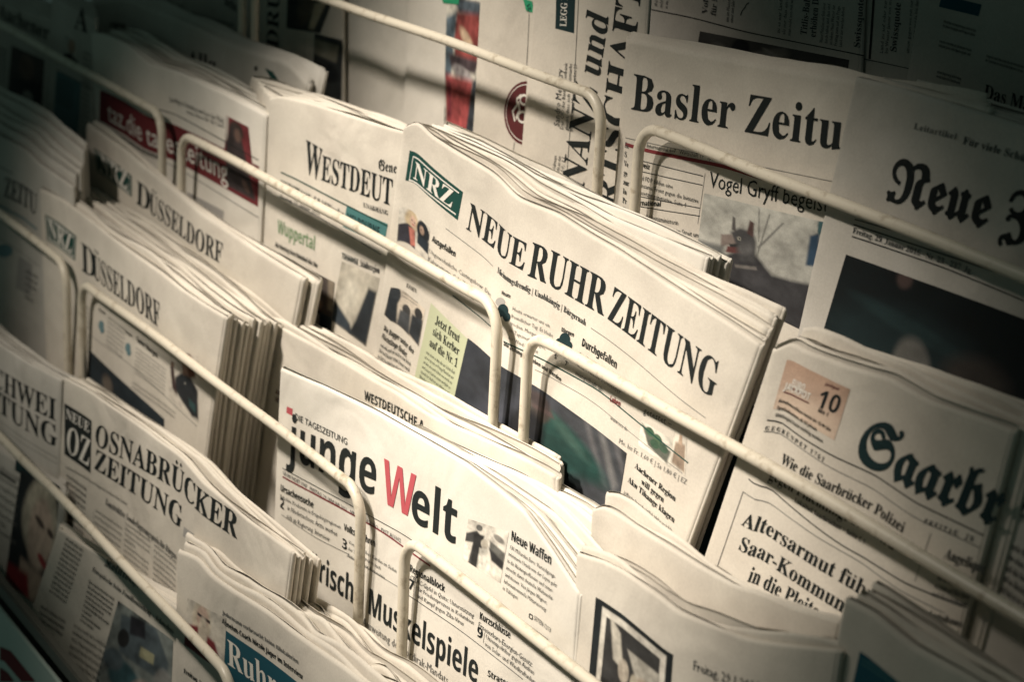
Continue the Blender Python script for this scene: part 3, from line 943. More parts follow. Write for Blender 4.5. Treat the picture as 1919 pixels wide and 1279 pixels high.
# far left of the middle row
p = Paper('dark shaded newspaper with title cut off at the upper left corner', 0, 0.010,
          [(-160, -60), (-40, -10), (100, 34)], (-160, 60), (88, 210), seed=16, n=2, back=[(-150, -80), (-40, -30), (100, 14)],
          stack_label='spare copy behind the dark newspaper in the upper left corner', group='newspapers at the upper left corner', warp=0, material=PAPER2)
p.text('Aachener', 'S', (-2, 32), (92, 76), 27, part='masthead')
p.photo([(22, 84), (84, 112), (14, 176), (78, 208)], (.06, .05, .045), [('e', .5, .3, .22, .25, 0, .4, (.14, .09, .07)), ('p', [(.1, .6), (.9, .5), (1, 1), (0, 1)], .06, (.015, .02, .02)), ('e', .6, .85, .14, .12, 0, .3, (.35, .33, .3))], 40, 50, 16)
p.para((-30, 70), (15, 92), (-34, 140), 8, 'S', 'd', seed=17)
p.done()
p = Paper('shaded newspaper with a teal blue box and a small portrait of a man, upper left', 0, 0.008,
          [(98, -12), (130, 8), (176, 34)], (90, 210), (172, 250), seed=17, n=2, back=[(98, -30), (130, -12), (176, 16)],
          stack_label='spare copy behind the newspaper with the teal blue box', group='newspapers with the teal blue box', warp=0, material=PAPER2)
p.text('A', 'S', (140, 52), (164, 62), 44, part='masthead')
p.photo([(123, 66), (150, 80), (116, 108), (146, 126)], (.42, .41, .37), [('e', .5, .3, .25, .3, 0, .3, (.28, .19, .14)), ('p', [(.1, .75), (.5, .6), (1, .8), (1, 1), (0, 1)], .06, (.03, .03, .03))], 30, 36, 17)
p.panel([(106, 132), (152, 155), (100, 228), (146, 252)], 'lb', 'teal_box')
p.rule([(107, 131), (174, 167)], 0.0006, 'k')
p.para((108, 140), (140, 156), (104, 190), 6, 'r', 'n', seed=18)
p.para((157, 90), (172, 98), (150, 260), 16, 'r', 'd', seed=19)
p.done()
p = Paper('pale newspaper with bold serif title standing tall behind the red banded stack', 0, 0.043,
          [(165, 2), (230, -6), (280, 12), (340, 38), (400, 66), (470, 92), (530, 112), (578, 155)], (166, 60), (574, 180), seed=18, n=1, back=[(175, -8), (280, 0), (400, 52), (500, 92), (604, 134)],
          stack_label='folded edge of a copy behind the tall pale newspaper', group='tall pale newspapers behind the red banded stack', material=PAPER2)
p.text('Thüringer', 'S', (207, 76), (332, 122), 34, part='masthead')
p.text('Allg', 'S', (352, 126), (405, 140), 34, part='masthead')
p.disc((480, 128), 3, 5, 'k'); p.blob([(497, 127), (512, 134), (524, 152), (510, 150)], 'G')
p.done()

# ------------------------------------------------------------------ tier -1 (third row)
p = Paper('white newspaper with bold black sans title and a single pink capital letter', -1, 0.004,
          [(527, 690), (600, 722), (700, 772), (790, 822), (870, 868), (933, 917), (980, 957), (1032, 1030), (1086, 1112)], (515, 975), (1076, 1240), fold=True, n=12, T=0.0033,
          back=[(590, 765), (690, 808), (775, 838), (814, 808), (900, 842), (1010, 890), (1117, 945)], backx=(0.0, 0.004), blb=(575, 940), stack_label='spare copy behind the newspaper with the pink capital letter',
          group='stack of newspapers with the pink capital letter', seed=21, warp=0, nu=120, nv=40, material=PAPERW, inner=PAPERW, amp=0.001, sm=1.2)
p.panel([(538, 762), (549, 767), (537, 774), (548, 780)], 'p', 'emblem')
p.text('DIE TAGESZEITUNG', 'r', (553, 786), (652, 835), 12, 'd', 'subtitle')
p.text('junge', 'B', (541, 858), (706, 931), 82)
p.text('W', 'B', (716, 940), (776, 974), 84, 'p', 'masthead')
p.text('elt', 'B', (768, 974), (856, 1022), 84)
p.text('GEGRÜNDET 1947 · FREITAG, 29. JANUAR 2016 · NR. 24 · 1,50 EURO · PVST A11002', 'r', (530, 889), (752, 1018), 7, 'd', 'subtitle', res=1)
p.rule([(530, 878), (640, 938), (760, 1004), (860, 1076), (1028, 1200)], 0.0004)
p.rule([(530, 894), (640, 953), (720, 999), (807, 1062)], 0.0009, 'r')
p.text('Ursachensuche', 'B', (526, 920), (588, 953), 13, part='headline', res=1)
p.text('2', 'B', (525, 950), (533, 956), 19, part='headline')
p.para((526, 926), (640, 984), (525, 936), ['Erhöhte Krebsrate in Erzgebirgsregionen'], 'r', 'd', fill=.7)
p.para((540, 943), (634, 993), (537, 975), ['in Niedersachsen: Ärzte werben', 'sich an Regierung. Interview'], 'r', 'd', fill=.55)
p.rule([(528, 965), (590, 1008), (655, 1040)], 0.0003, 'g')
p.text('Volksbegehren', 'B', (645, 994), (704, 1026), 13, part='headline', res=1)
p.text('3', 'B', (641, 1026), (651, 1033), 19, part='headline')
p.para((655, 1010), (745, 1065), (651, 1045), ['Von unten oben: Kurden im Süden', 'der Türkei streben nach', 'demokratischer Autonomie'], 'r', 'd', fill=.55)
p.rule([(650, 1042), (745, 1100)], 0.0003, 'g')
p.text('Regionalblock', 'B', (768, 1071), (834, 1111), 14, part='headline', res=1)
p.text('7', 'B', (765, 1102), (776, 1110), 20, part='headline')
p.rule([(781, 1098), (778, 1118)], 0.0003, 'g')
p.para((770, 1077), (890, 1150), (768, 1088), ['CELAC-Gipfel in Quito: Unterstützung'], 'r', 'd', fill=.75)
p.para((784, 1097), (890, 1162), (781, 1122), ['für Friedensprozess in Kolumbien', 'und Kampf gegen Zika-Virus'], 'r', 'd', fill=.6)
p.rule([(764, 1115), (860, 1180), (980, 1274)], 0.0004, 'd')
p.text('Kurzschlüsse', 'B', (899, 1160), (957, 1198), 14, part='headline', res=1)
p.text('9', 'B', (894, 1192), (905, 1200), 20, part='headline')
p.rule([(909, 1186), (906, 1206)], 0.0003, 'g')
p.para((898, 1164), (1000, 1240), (896, 1178), ['Erneuerbare-Energien-Gesetz:'], 'r', 'd', fill=.7)
p.para((912, 1186), (1012, 1262), (909, 1214), ['Unionspolitiker gegen Ausbau', 'von Solar- und Windkraftanlagen'], 'r', 'd', fill=.6)
p.text('Militärische Muskelspiele', 'B', (522, 1040), (896, 1284), 46, part='headline')
p.text('Ausweitung des Nordirak-Mandats', 'r', (680, 1172), (840, 1284), 15, 'g', 'headline', res=1)
p.text('Strasse', 'B', (914, 1268), (955, 1290), 13, part='headline', res=1)
p.photo([(878, 973), (954, 998), (867, 1048), (938, 1094)], (.60, .57, .50),
        [('p', [(.0, .35), (.25, .2), (.4, .3), (.35, 1), (.15, 1), (.2, .5), (0, .55)], .04, (.05, .05, .05)), ('e', .3, .12, .08, .07, 0, .3, (.12, .12, .11)), ('p', [(.2, .28), (.45, .25), (.42, 1), (.22, 1)], .04, (.025, .025, .025)),
         ('e', .48, .42, .09, .10, 0, .3, (.4, .37, .31)), ('p', [(.38, .55), (.62, .5), (.7, .95), (.38, 1)], .05, (.62, .6, .53)), ('p', [(.6, .3), (1, .42), (1, .7), (.62, .5)], .04, (.10, .10, .09)), ('p', [(.6, .45), (1, .6), (1, .75), (.7, .68)], .04, (.03, .03, .03)), ('e', .8, .2, .15, .06, .3, .4, (.2, .19, .17))], 60, 60, 22, .2,
        'photo of a naval officer beside a seated woman')
p.text('Neue Waffen', 'B', (958, 1012), (1034, 1060), 19, part='headline')
p.para((957, 1018), (1048, 1078), (942, 1108), ['130 Milliarden Euro: Verteidigungs-', 'ministerin Ursula von der Leyen geht', 'in die Rüstungsoffensive und unter-', 'streicht damit deutsche Weltmacht-', 'ambitionen. Von Jürgen Wagner,', 'Informationsstelle Militarisierung', 'in Tübingen'], 'r', fill=.55)
p.text('SEITEN 12/13', 'r', (1001, 1162), (1033, 1187), 9, 'd', 'subtitle', res=1); p.frame([(993, 1151), (999, 1155), (992, 1158), (998, 1162)], 0.0006, 'k', 'subtitle')
p.done()

p = Paper('plain newspaper with one small bold title line, behind the one with the pink capital letter', -1, 0.040,
          [(466, 600), (500, 601), (560, 632), (640, 676), (740, 733), (807, 777), (940, 840), (1042, 895)], (455, 900), (1040, 950), n=6, T=0.0034,
          fold=True, back=[(480, 590), (560, 590), (700, 664), (830, 733), (1042, 853)], seed=22, bot=-0.10, stack_label='spare copy behind the plain newspaper with one bold title line',
          group='stack of plain backed newspapers with the small bold title', wav=0.0012, curl=0.0015)
p.text('WESTDEUTSCHE A', 'B', (683, 749), (782, 801), 18, upto='WESTDEUTSCHE')
p.text('AN', 'B', (517, 738), (528, 744), 9, 'm', 'headline', res=1); p.text('WES', 'B', (516, 752), (528, 758), 9, 'm', 'headline', res=1)
p.done()

p = Paper('newspaper with green letter box and city name, front of the thick stack at left', -1, 0.004,
          [(75, 354), (110, 371), (150, 400), (200, 440), (260, 482), (300, 512), (340, 545), (383, 574), (422, 596)], (84, 600), (385, 860), n=12, T=0.0037,
          fold=True, back=[(165, 330), (250, 385), (330, 436), (400, 482), (470, 540), (525, 588)], backx=(0.0, 0.0), stack_label='spare copy in the thick stack at left, behind the tall city name',
          group='thick stack of newspapers with the city name at left', seed=23, nu=100, nv=40, wav=0.001)
p.panel([(85, 402), (143, 443), (88, 450), (141, 489)], 'G', 'logo'); p.frame([(88, 408), (140, 446), (90, 447), (139, 483)], 0.0009, 'w', 'logo', .00026)
p.text('NRZ', 'S', (92, 444), (136, 476), 34, 'w', 'logo', off=.0004)
p.text('D', 'S', (153, 506), (182, 528), 52); p.text('ÜSSELDORF', 'S', (176, 520), (301, 616), 44)
p.photo([(320, 652), (372, 668), (316, 745), (372, 792)], (.60, .56, .49),
        [('p', [(.44, .02), (.72, .0), (.88, .12), (.90, .34), (.70, .40), (.46, .30)], .06, (.13, .055, .035)), ('e', .56, .16, .15, .10, 0, .4, (.30, .19, .14)), ('p', [(.48, .24), (.66, .24), (.68, .42), (.46, .40)], .05, (.26, .16, .12)),
         ('p', [(.22, .50), (.42, .38), (.74, .38), (.98, .52), (1.0, .95), (.8, .99), (.45, .86), (.2, .74)], .05, (.020, .023, .026)), ('p', [(.02, .34), (.14, .32), (.22, .6), (.30, .85), (.12, .76)], .05, (.05, .03, .028)), ('e', .10, .30, .06, .05, 0, .4, (.26, .17, .13)),
         ('e', .56, .52, .03, .02, 0, .3, (.22, .22, .2)), ('p', [(.70, .72), (.92, .78), (.9, .9), (.7, .84)], .03, (.03, .07, .07))], 60, 80, 23, label='cut-out photo of a uniformed man')
for cx, cy in ((190, 610), (240, 652)):
    p.disc((cx, cy), 5, 9, 'lb', 'weather_icon#%d' % cx); p.disc((cx + 2, cy + 9), 4, 6, 'lb', 'weather_icon#%d' % cx, .00026)
    p.text('Heute', 'B', (cx - 4, cy - 28), (cx + 8, cy - 19), 6, part='body_text', res=1)
p.text('Guter Morgen', 'B', (257, 640), (296, 672), 10, part='headline', res=1)
p.para((204, 590), (236, 614), (198, 648), 7, 'r', 'g', seed=24); p.para((256, 648), (312, 690), (252, 700), 7, 'r', 'g', seed=25)
p.rule([(165, 625), (240, 680), (370, 800)], 0.0004, 'g'); p.para((250, 712), (330, 770), (247, 728), 2, 'r', 'g', seed=26)
p.photo([(167, 655), (308, 786), (160, 760), (306, 880)], (.02, .028, .034), [('e', .28, .3, .07, .16, 0, .6, (.13, .11, .09)), ('e', .8, .6, .1, .2, 0, .5, (.05, .07, .07))], 60, 50, 24, label='dark photo')
p.para((150, 560), (168, 575), (150, 650), 10, 'r', 'd', seed=27)
p.done()

p = Paper('newspaper with green letter box and tall city name, rear copy standing higher at left', -1, 0.0495,
          [(163, 232), (190, 250), (235, 282), (270, 312), (330, 360), (380, 402), (450, 448), (520, 492), (566, 520)], (161, 330), (551, 600), n=1, T=0.0050,
          fold=True, back=[(190, 240), (330, 352), (450, 440), (565, 512)], backx=(0.0, 0.006), seed=24, bot=-0.09, stack_label='last copy leaning behind the higher newspaper with the green letter box',
          group='higher newspapers with the green letter box at left')
p.panel([(176, 277), (247, 330), (182, 321), (247, 369)], 'G', 'logo'); p.frame([(180, 284), (244, 333), (184, 318), (244, 362)], 0.0009, 'w', 'logo', .00026)
p.text('NRZ', 'S', (188, 319), (240, 356), 32, 'w', 'logo', off=.0004)
p.text('D', 'S', (255, 380), (283, 400), 44); p.text('ÜSSELDORF', 'S', (280, 397), (417, 496), 38)
p.done()

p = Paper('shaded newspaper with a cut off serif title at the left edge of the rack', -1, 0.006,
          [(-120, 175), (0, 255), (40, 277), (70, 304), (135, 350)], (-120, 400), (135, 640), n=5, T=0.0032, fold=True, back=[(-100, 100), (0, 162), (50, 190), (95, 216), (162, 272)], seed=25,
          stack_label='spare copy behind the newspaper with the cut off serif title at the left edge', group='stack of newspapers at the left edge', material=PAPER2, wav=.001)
p.text('che', 'S', (-45, 340), (-2, 362), 26, 'd'); p.text('ZEITU', 'S', (8, 368), (70, 404), 38, 'd')
p.rule([(-20, 372), (70, 430)], 0.0016, 'lb'); p.rule([(-20, 300), (25, 325)], 0.0008, 'g')
p.disc((8, 470), 16, 12, 'lb', 'weather_icon'); p.panel([(35, 480), (60, 495), (30, 540), (58, 556)], 'h', 'photo_panel')
p.para((50, 500), (72, 514), (46, 560), 5, 'r', 'd', seed=28)
p.rule([(-10, 440), (74, 500)], 0.0004, 'g')
p.done()

p = Paper('newspaper with a black framed photo of a handshake and plain upper margin', -1, 0.004,
          [(1083, 1031), (1133, 1050), (1180, 1077), (1233, 1115), (1279, 1148), (1330, 1169), (1413, 1197), (1500, 1207), (1572, 1214)], (1070, 1279), (1562, 1279), n=3, T=0.0034, fold=True,
          back=[(1092, 1018), (1133, 1030), (1180, 1056), (1233, 1094), (1279, 1128), (1330, 1150), (1413, 1178), (1500, 1190), (1572, 1196)], backx=(0.0, 0.0), seed=26,
          stack_label='spare copy close behind the newspaper with the black framed photo', group='stack of newspapers with the black framed photo', nu=120, jag=0.0010, wav=.0008)
p.photo([(1117, 1120), (1262, 1228), (1101, 1300), (1250, 1400)], (.012, .016, .018), [('p', [(.09, .055), (.93, .055), (.93, .97), (.09, .97)], .012, (.6, .57, .5)), ('p', [(.15, .13), (.86, .13), (.86, .9), (.15, .9)], .012, (.035, .035, .035)),
        ('p', [(.2, .10), (.34, .2), (.42, .55), (.28, .5)], .03, (.5, .47, .4)), ('p', [(.45, .3), (.86, .3), (.86, .7), (.7, .75)], .03, (.40, .38, .33)), ('e', .74, .6, .16, .12, .4, .3, (.33, .27, .21)), ('e', .42, .55, .07, .12, 0, .3, (.45, .40, .33)), ('e', .56, .6, .05, .1, 0, .3, (.42, .38, .3)),
        ('p', [(.15, .75), (.9, .8), (.9, 1), (.15, 1)], .04, (.015, .015, .015))], 110, 110, 26, label='black framed photo of a handshake')
p.text('Freitag, 29.1.2016', 'r', (1299, 1256), (1425, 1297), 19, 'd', 'subtitle', res=1)
p.done()

p = Paper('plain higher newspaper rising behind the one with the black framed photo', -1, 0.026,
          [(1112, 950), (1125, 944), (1150, 953), (1190, 980), (1240, 1012), (1280, 1040), (1323, 1070), (1380, 1102), (1447, 1128), (1500, 1150), (1573, 1170)], (1100, 1200), (1560, 1240), n=3, T=0.0034, fold=True,
          back=[(1118, 938), (1150, 945), (1240, 1003), (1323, 1060), (1447, 1118), (1573, 1160)], backx=(0.0, 0.0), seed=62, stack_label='spare copy behind the plain higher newspaper, above the black framed photo', group='plain higher newspapers above the black framed photo', jag=0.0010)
p.done()

p = Paper('newspaper with a dark blue box, front of the stack in the bottom right corner', -1, 0.007,
          [(1586, 1123), (1630, 1146), (1663, 1172), (1713, 1212), (1800, 1262), (1900, 1325)], (1556, 1279), None, fold=True, n=6, T=0.0046,
          back=[(1648, 1096), (1690, 1118), (1740, 1155), (1813, 1199), (1919, 1272), (1990, 1320)], seed=27, wav=.0012,
          stack_label='spare copy behind the newspaper with the dark blue box in the bottom right corner', group='stack of newspapers in the bottom right corner', jag=.0006)
p.panel([(1612, 1222), (1780, 1340), (1595, 1300), (1760, 1420)], 'b', 'blue_box')
p.rule([(1616, 1236), (1700, 1290)], 0.0005, 't'); p.rule([(1614, 1244), (1690, 1294)], 0.0005, 't')
p.done()

# ------------------------------------------------------------------ tier -2 (front row)
p = Paper('newspaper with a dark square letter box and two line serif title, lower left', -2, 0.018,
          [(121, 708), (157, 727), (200, 756), (250, 790), (330, 850), (380, 907), (467, 980), (547, 1036)], (112, 880), (540, 1090), n=6, T=0.0031,
          fold=True, back=[(165, 710), (200, 732), (300, 800), (380, 860), (467, 935), (594, 1044)], seed=31, nu=110, nv=44, wav=.0012,
          stack_label='spare copy behind the newspaper with the dark square letter box', group='stack of newspapers with the dark square letter box')
p.panel([(121, 756), (172, 789), (121, 852), (170, 888)], 'k', 'logo'); p.text('NEUE', 'S', (124, 784), (168, 812), 19, 'w', 'logo', off=.0004); p.text('OZ', 'S', (124, 845), (168, 876), 50, 'w', 'logo', off=.0004)
p.text('OSNABRÜCKER', 'S', (177, 833), (444, 1010), 42); p.text('ZEITUNG', 'S', (176, 878), (340, 993), 40)
p.para((125, 870), (240, 940), (124, 880), 1, 'r', 'd', seed=32)
p.para((126, 885), (163, 912), (120, 1000), 10, 'S', 'd', seed=33, cw=.7)
p.text('Konstruktive Sonderlagerungspreis für Bürger', 'S', (198, 946), (330, 1050), 13, 'g', 'headline', res=1)
p.para((180, 950), (230, 985), (172, 1050), 9, 'r', 'g', seed=34); p.para((236, 975), (283, 1010), (230, 1065), 9, 'r', 'g', seed=35); p.para((290, 1005), (332, 1040), (286, 1100), 9, 'r', 'g', seed=36)
p.rule([(176, 960), (172, 1040)], 0.0003, 'g')
p.para((200, 1070), (325, 1170), (195, 1100), 2, 'r', 'g', seed=75)
p.panel([(345, 988), (364, 1002), (343, 1005), (362, 1020)], 'h', 'photo_panel')
p.done()

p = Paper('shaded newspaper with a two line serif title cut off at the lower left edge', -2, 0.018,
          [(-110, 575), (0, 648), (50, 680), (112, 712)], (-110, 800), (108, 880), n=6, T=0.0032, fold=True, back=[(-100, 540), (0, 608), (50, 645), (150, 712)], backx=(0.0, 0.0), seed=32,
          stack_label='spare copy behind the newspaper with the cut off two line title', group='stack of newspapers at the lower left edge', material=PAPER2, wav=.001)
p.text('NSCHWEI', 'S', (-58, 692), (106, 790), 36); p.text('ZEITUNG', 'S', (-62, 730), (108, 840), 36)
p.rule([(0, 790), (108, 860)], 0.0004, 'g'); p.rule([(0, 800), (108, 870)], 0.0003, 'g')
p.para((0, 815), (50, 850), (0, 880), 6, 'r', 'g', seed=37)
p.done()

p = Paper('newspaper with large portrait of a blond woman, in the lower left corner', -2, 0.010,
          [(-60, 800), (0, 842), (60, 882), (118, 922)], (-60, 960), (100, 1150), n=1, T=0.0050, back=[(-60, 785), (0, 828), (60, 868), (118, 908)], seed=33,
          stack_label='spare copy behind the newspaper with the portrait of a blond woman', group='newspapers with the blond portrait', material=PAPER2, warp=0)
p.photo([(40, 880), (112, 925), (10, 1090), (88, 1150)], (.015, .018, .02),
        [('e', .62, .30, .42, .32, 0, .25, (.42, .38, .30)), ('e', .66, .42, .28, .30, 0, .3, (.46, .36, .29)), ('e', .62, .32, .12, .03, .2, .4, (.08, .06, .05)), ('e', .88, .36, .08, .03, .2, .4, (.08, .06, .05)),
         ('e', .78, .62, .13, .035, .3, .3, (.28, .05, .05)), ('p', [(.3, .7), (.9, .75), (.7, 1), (.3, 1)], .06, (.36, .28, .22)), ('p', [(0, .82), (.5, .8), (.6, 1), (0, 1)], .06, (.2, .02, .025))], 80, 90, 31, label='portrait photo of a blond woman with red lipstick')
p.panel([(30, 862), (112, 912), (28, 882), (110, 934)], 'n', 'dark_band'); p.para((0, 868), (36, 890), (-5, 1000), 8, 'r', 'g', seed=38)
p.rule([(0, 885), (30, 905)], 0.002, 'k')
p.done()

p = Paper('newspaper with small blackletter title and a photo of a car, lower left', -2, 0.0035,
          [(111, 992), (170, 1028), (230, 1068), (300, 1116), (352, 1150)], (72, 1108), (345, 1279), n=1, T=0.0030, back=[(112, 985), (230, 1060), (300, 1108), (352, 1142)], seed=34,
          stack_label='thin copy behind the newspaper with the car photo', group='newspapers with the car photo', warp=0, amp=0.002)
p.text('Kölnische', 'F', (196, 1060), (262, 1104), 20, 'd'); p.text('Europäische beim Familiennachzug – Schwedens', 'S', (173, 1070), (325, 1190), 10, 'd', 'headline', res=1)
p.para((126, 1005), (158, 1028), (92, 1110), 12, 'S', 'd', seed=39, cw=.7)
p.para((168, 1085), (216, 1120), (150, 1165), 9, 'S', seed=40, cw=.6); p.para((140, 1165), (200, 1205), (120, 1279), 9, 'r', 'd', seed=41, cw=.7)
p.para((78, 1130), (124, 1160), (66, 1200), 6, 'S', 'd', seed=42)
p.photo([(222, 1127), (325, 1202), (175, 1290), (318, 1360)], (.16, .18, .17),
        [('p', [(.1, .1), (.7, .0), (.95, .3), (.9, .55), (.2, .5)], .04, (.07, .09, .10)), ('p', [(.25, .05), (.5, .02), (.55, .2), (.3, .25)], .03, (.02, .02, .025)), ('e', .22, .33, .09, .1, 0, .2, (.015, .015, .015)), ('p', [(.5, .3), (.72, .3), (.72, .42), (.5, .42)], .02, (.28, .27, .17)),
         ('e', .35, .75, .25, .18, .4, .3, (.03, .07, .08)), ('e', .65, .85, .2, .2, 0, .3, (.25, .20, .17)), ('e', .15, .6, .15, .12, 0, .3, (.06, .08, .09)), ('e', .9, .6, .15, .2, 0, .3, (.2, .2, .19))], 70, 70, 32, .25, 'photo of a parked car and people')
p.done()

p = Paper('newspaper with a teal box, white lettering and a woman in red glasses, bottom centre', -2, 0.0035,
          [(334, 1032), (370, 1047), (393, 1075), (440, 1108), (493, 1139), (573, 1200), (639, 1249), (720, 1312), (800, 1370)], (330, 1279), None, fold=True, n=10, T=0.0042,
          back=[(395, 985), (457, 999), (533, 1059), (617, 1119), (707, 1202), (820, 1275), (900, 1340)], seed=35, nu=120, wav=.0022, hamp=2.2, wf=2.3, jag=.0006, amp=.002,
          stack_label='spare copy with wavy pages behind the newspaper with the teal box at bottom centre', group='wavy stack of newspapers at the bottom centre', rise=.002, warp=.3)
p.photo([(352, 1122), (425, 1160), (345, 1210), (420, 1262)], (.50, .47, .41),
        [('e', .40, .3, .24, .42, 0, .2, (.50, .45, .36)), ('e', .42, .22, .16, .22, 0, .3, (.44, .33, .27)), ('p', [(.28, .17), (.62, .2), (.62, .26), (.28, .23)], .015, (.04, .03, .03)), ('p', [(.0, .55), (.3, .45), (.75, .55), (1, 1), (0, 1)], .06, (.16, .025, .03)), ('e', .45, .5, .12, .3, 0, .4, (.50, .45, .37))], 60, 60, 35, label='cut-out photo of a woman with glasses')
p.text('Abnehm-Coach Nicole Jäger im Interview', 'B', (417, 1169), (568, 1275), 10, part='headline', res=1)
p.text('Jedermann verbraucht keine Kilokalorien', 'B', (418, 1152), (560, 1246), 8, 'g', 'headline', res=1)
p.panel([(417, 1178), (560, 1282), (412, 1260), (556, 1365)], 'b', 'teal_box')
p.text('Ruhr', 'S', (427, 1245), (520, 1312), 46, 'w', 'masthead', off=.0003)
p.text('Freitag, Januar', 'B', (345, 1262), (400, 1300), 9, part='body_text', res=1)
p.done()

# ------------------------------------------------------------------ tier 1 (upper row)
p = Paper('newspaper with a very large bold serif title and a photo of a costumed griffin head', 1, 0.007,
          [(1175, 72), (1185, 73), (1280, 92), (1420, 117), (1600, 149), (1850, 200)], (1150, 385), (1800, 500), n=2, T=0.004, back=[(1180, 66), (1280, 86), (1420, 111), (1600, 142), (1850, 192)], seed=41, nu=110, nv=50,
          stack_label='spare copy directly behind the newspaper with the very large bold serif title', group='newspapers with the very large serif title', material=PAPER, amp=.001)
p.text('Basler Zeitu', 'S', (1182, 204), (1578, 282), 68)
p.text('International 6–7   Wirtschaft 19   Sport', 'r', (1212, 276), (1345, 302), 8, 'd', 'subtitle', res=1)
p.rule([(1172, 270), (1207, 281), (1280, 296), (1360, 312), (1440, 338)], 0.0018, 'r')
p.rule([(1172, 258), (1560, 340)], 0.0003, 'g')
p.para((1172, 262), (1183, 266), (1166, 400), ['Sc', 'S', 'Ve', 'ge', 'zur', 'In', 'Pr', 'Ch'], 'S', 'd', fill=.6)
p.text('Schweiz', 'B', (1186, 308), (1218, 318), 10, part='headline', res=1); p.rule([(1190, 298), (1318, 330)], 0.0004, 'd'); p.rule([(1188, 318), (1317, 347)], 0.0004, 'd')
p.para((1186, 322), (1312, 356), (1183, 362), ['SP und FDP bilden eine', 'gemeinsame Front gegen die Initiative', 'Durchsetzungsinitiative. Seite 4'], 'r', 'd', fill=.62)
p.rule([(1184, 365), (1312, 390)], 0.0004, 'd')
p.text('International', 'B', (1182, 384), (1239, 387), 10, part='headline', res=1); p.rule([(1182, 384), (1312, 405)], 0.0004, 'd')
p.para((1182, 392), (1312, 418), (1180, 436), ['Frankreichs Justizministerin', 'Christiane Taubira nimmt im Streit um', 'die Politik den Hut. Seite 7'], 'r', 'd', fill=.62)
p.text('Vogel Gryff begeist', 'r', (1329, 350), (1553, 399), 30, 'k', 'headline')
p.rule([(1322, 325), (1308, 420)], 0.0003, 'g')
p.photo([(1320, 362), (1580, 425), (1300, 520), (1545, 640)], lambda a, b: np.stack([.40 - .06 * b, .40 - .06 * b, .36 - .05 * b], -1),
        [('p', [(.20, .62), (.34, .48), (.46, .50), (.58, .62), (.72, .60), (.9, .56), (.95, 1.1), (.15, 1.1)], .04, (.040, .040, .043)), ('p', [(.24, .34), (.30, .27), (.40, .27), (.44, .36), (.45, .56), (.34, .60), (.28, .50)], .03, (.062, .062, .064)),
         ('p', [(.37, .16), (.405, .18), (.41, .32), (.36, .30)], .012, (.085, .05, .046)), ('p', [(.24, .17), (.26, .18), (.28, .32), (.245, .31)], .012, (.07, .065, .062)), ('p', [(.17, .40), (.25, .36), (.29, .44), (.22, .50), (.18, .54)], .02, (.17, .14, .125)),
         ('p', [(.23, .50), (.35, .45), (.37, .50), (.28, .55), (.22, .57)], .012, (.12, .048, .045)), ('p', [(.24, .47), (.34, .42), (.35, .45), (.25, .50)], .01, (.03, .03, .03)), ('e', .31, .38, .016, .02, 0, .3, (.30, .29, .25)), ('e', .312, .38, .007, .01, 0, .3, (.02, .02, .02)),
         ('e', .36, .46, .05, .08, .5, .7, (.10, .10, .10)), ('p', [(.30, .66), (.46, .60), (.47, .63), (.31, .69)], .012, (.15, .14, .13)), ('p', [(.0, .55), (.2, .52), (.25, 1), (.0, 1)], .05, (.12, .125, .12)),
         ('p', [(.86, .2), (1, .1), (1, 1), (.86, 1)], .02, (.015, .018, .024)), ('p', [(.80, .15), (.86, .1), (.88, .4), (.80, .42)], .02, (.03, .06, .10)), ('p', [(.5, .05), (.51, .05), (.46, .5), (.45, .5)], .01, (.12, .12, .11)), ('p', [(.6, .1), (.615, .1), (.46, .42), (.45, .4)], .01, (.14, .14, .13)), ('p', [(.42, .02), (.43, .02), (.46, .35), (.45, .35)], .01, (.16, .16, .15)),
         ('e', .86, .03, .02, .09, 0, .2, (.05, .11, .12))], 120, 100, 41, label='photo of a griffin costume head with a red tongue')
p.done()

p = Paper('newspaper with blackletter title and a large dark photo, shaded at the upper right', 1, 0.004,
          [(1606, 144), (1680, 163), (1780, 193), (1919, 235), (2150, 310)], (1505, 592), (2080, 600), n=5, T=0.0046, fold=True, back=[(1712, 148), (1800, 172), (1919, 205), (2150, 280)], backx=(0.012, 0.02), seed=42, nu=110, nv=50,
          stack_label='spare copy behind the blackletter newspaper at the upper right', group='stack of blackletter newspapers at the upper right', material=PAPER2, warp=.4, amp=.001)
p.text('Leitartikel:', 'S', (1712, 241), (1797, 263), 12, 'g', 'subtitle', res=1); p.text('Für viele Schüler', 'S', (1804, 269), (1945, 310), 15, 'd', 'subtitle', res=1)
p.text('Neue Z', 'Fb', (1660, 372), (1850, 428), 82, 'k', upto='Neue')
p.rule([(1602, 411), (1919, 506)], 0.0005, 'd'); p.rule([(1600, 421), (1887, 517)], 0.0006, 'k'); p.rule([(1597, 443), (1760, 498), (1919, 564)], 0.0006, 'k')
p.text('Freitag, 29. Januar 2016 · Nr. 23 · 237. Jg.', 'S', (1598, 436), (1822, 514), 11, 'd', 'subtitle', res=1); p.text('NZZ', 'S', (1905, 527), (1950, 540), 13, 'd', 'subtitle', res=1)
p.photo([(1586, 477), (2080, 660), (1518, 705), (2012, 893)], (.006, .010, .011), [('e', .3, .57, .30, .33, .3, .5, (.011, .022, .024)), ('e', .33, .37, .25, .06, .4, .6, (.016, .033, .035)), ('e', .37, .68, .075, .25, -.1, .3, (.12, .12, .11)), ('e', .25, .03, .03, .07, 0, .5, (.08, .055, .05)), ('e', .6, .6, .12, .2, 0, .6, (.04, .036, .032))], 120, 80, 42, .08, 'large nearly black photo')
p.done()

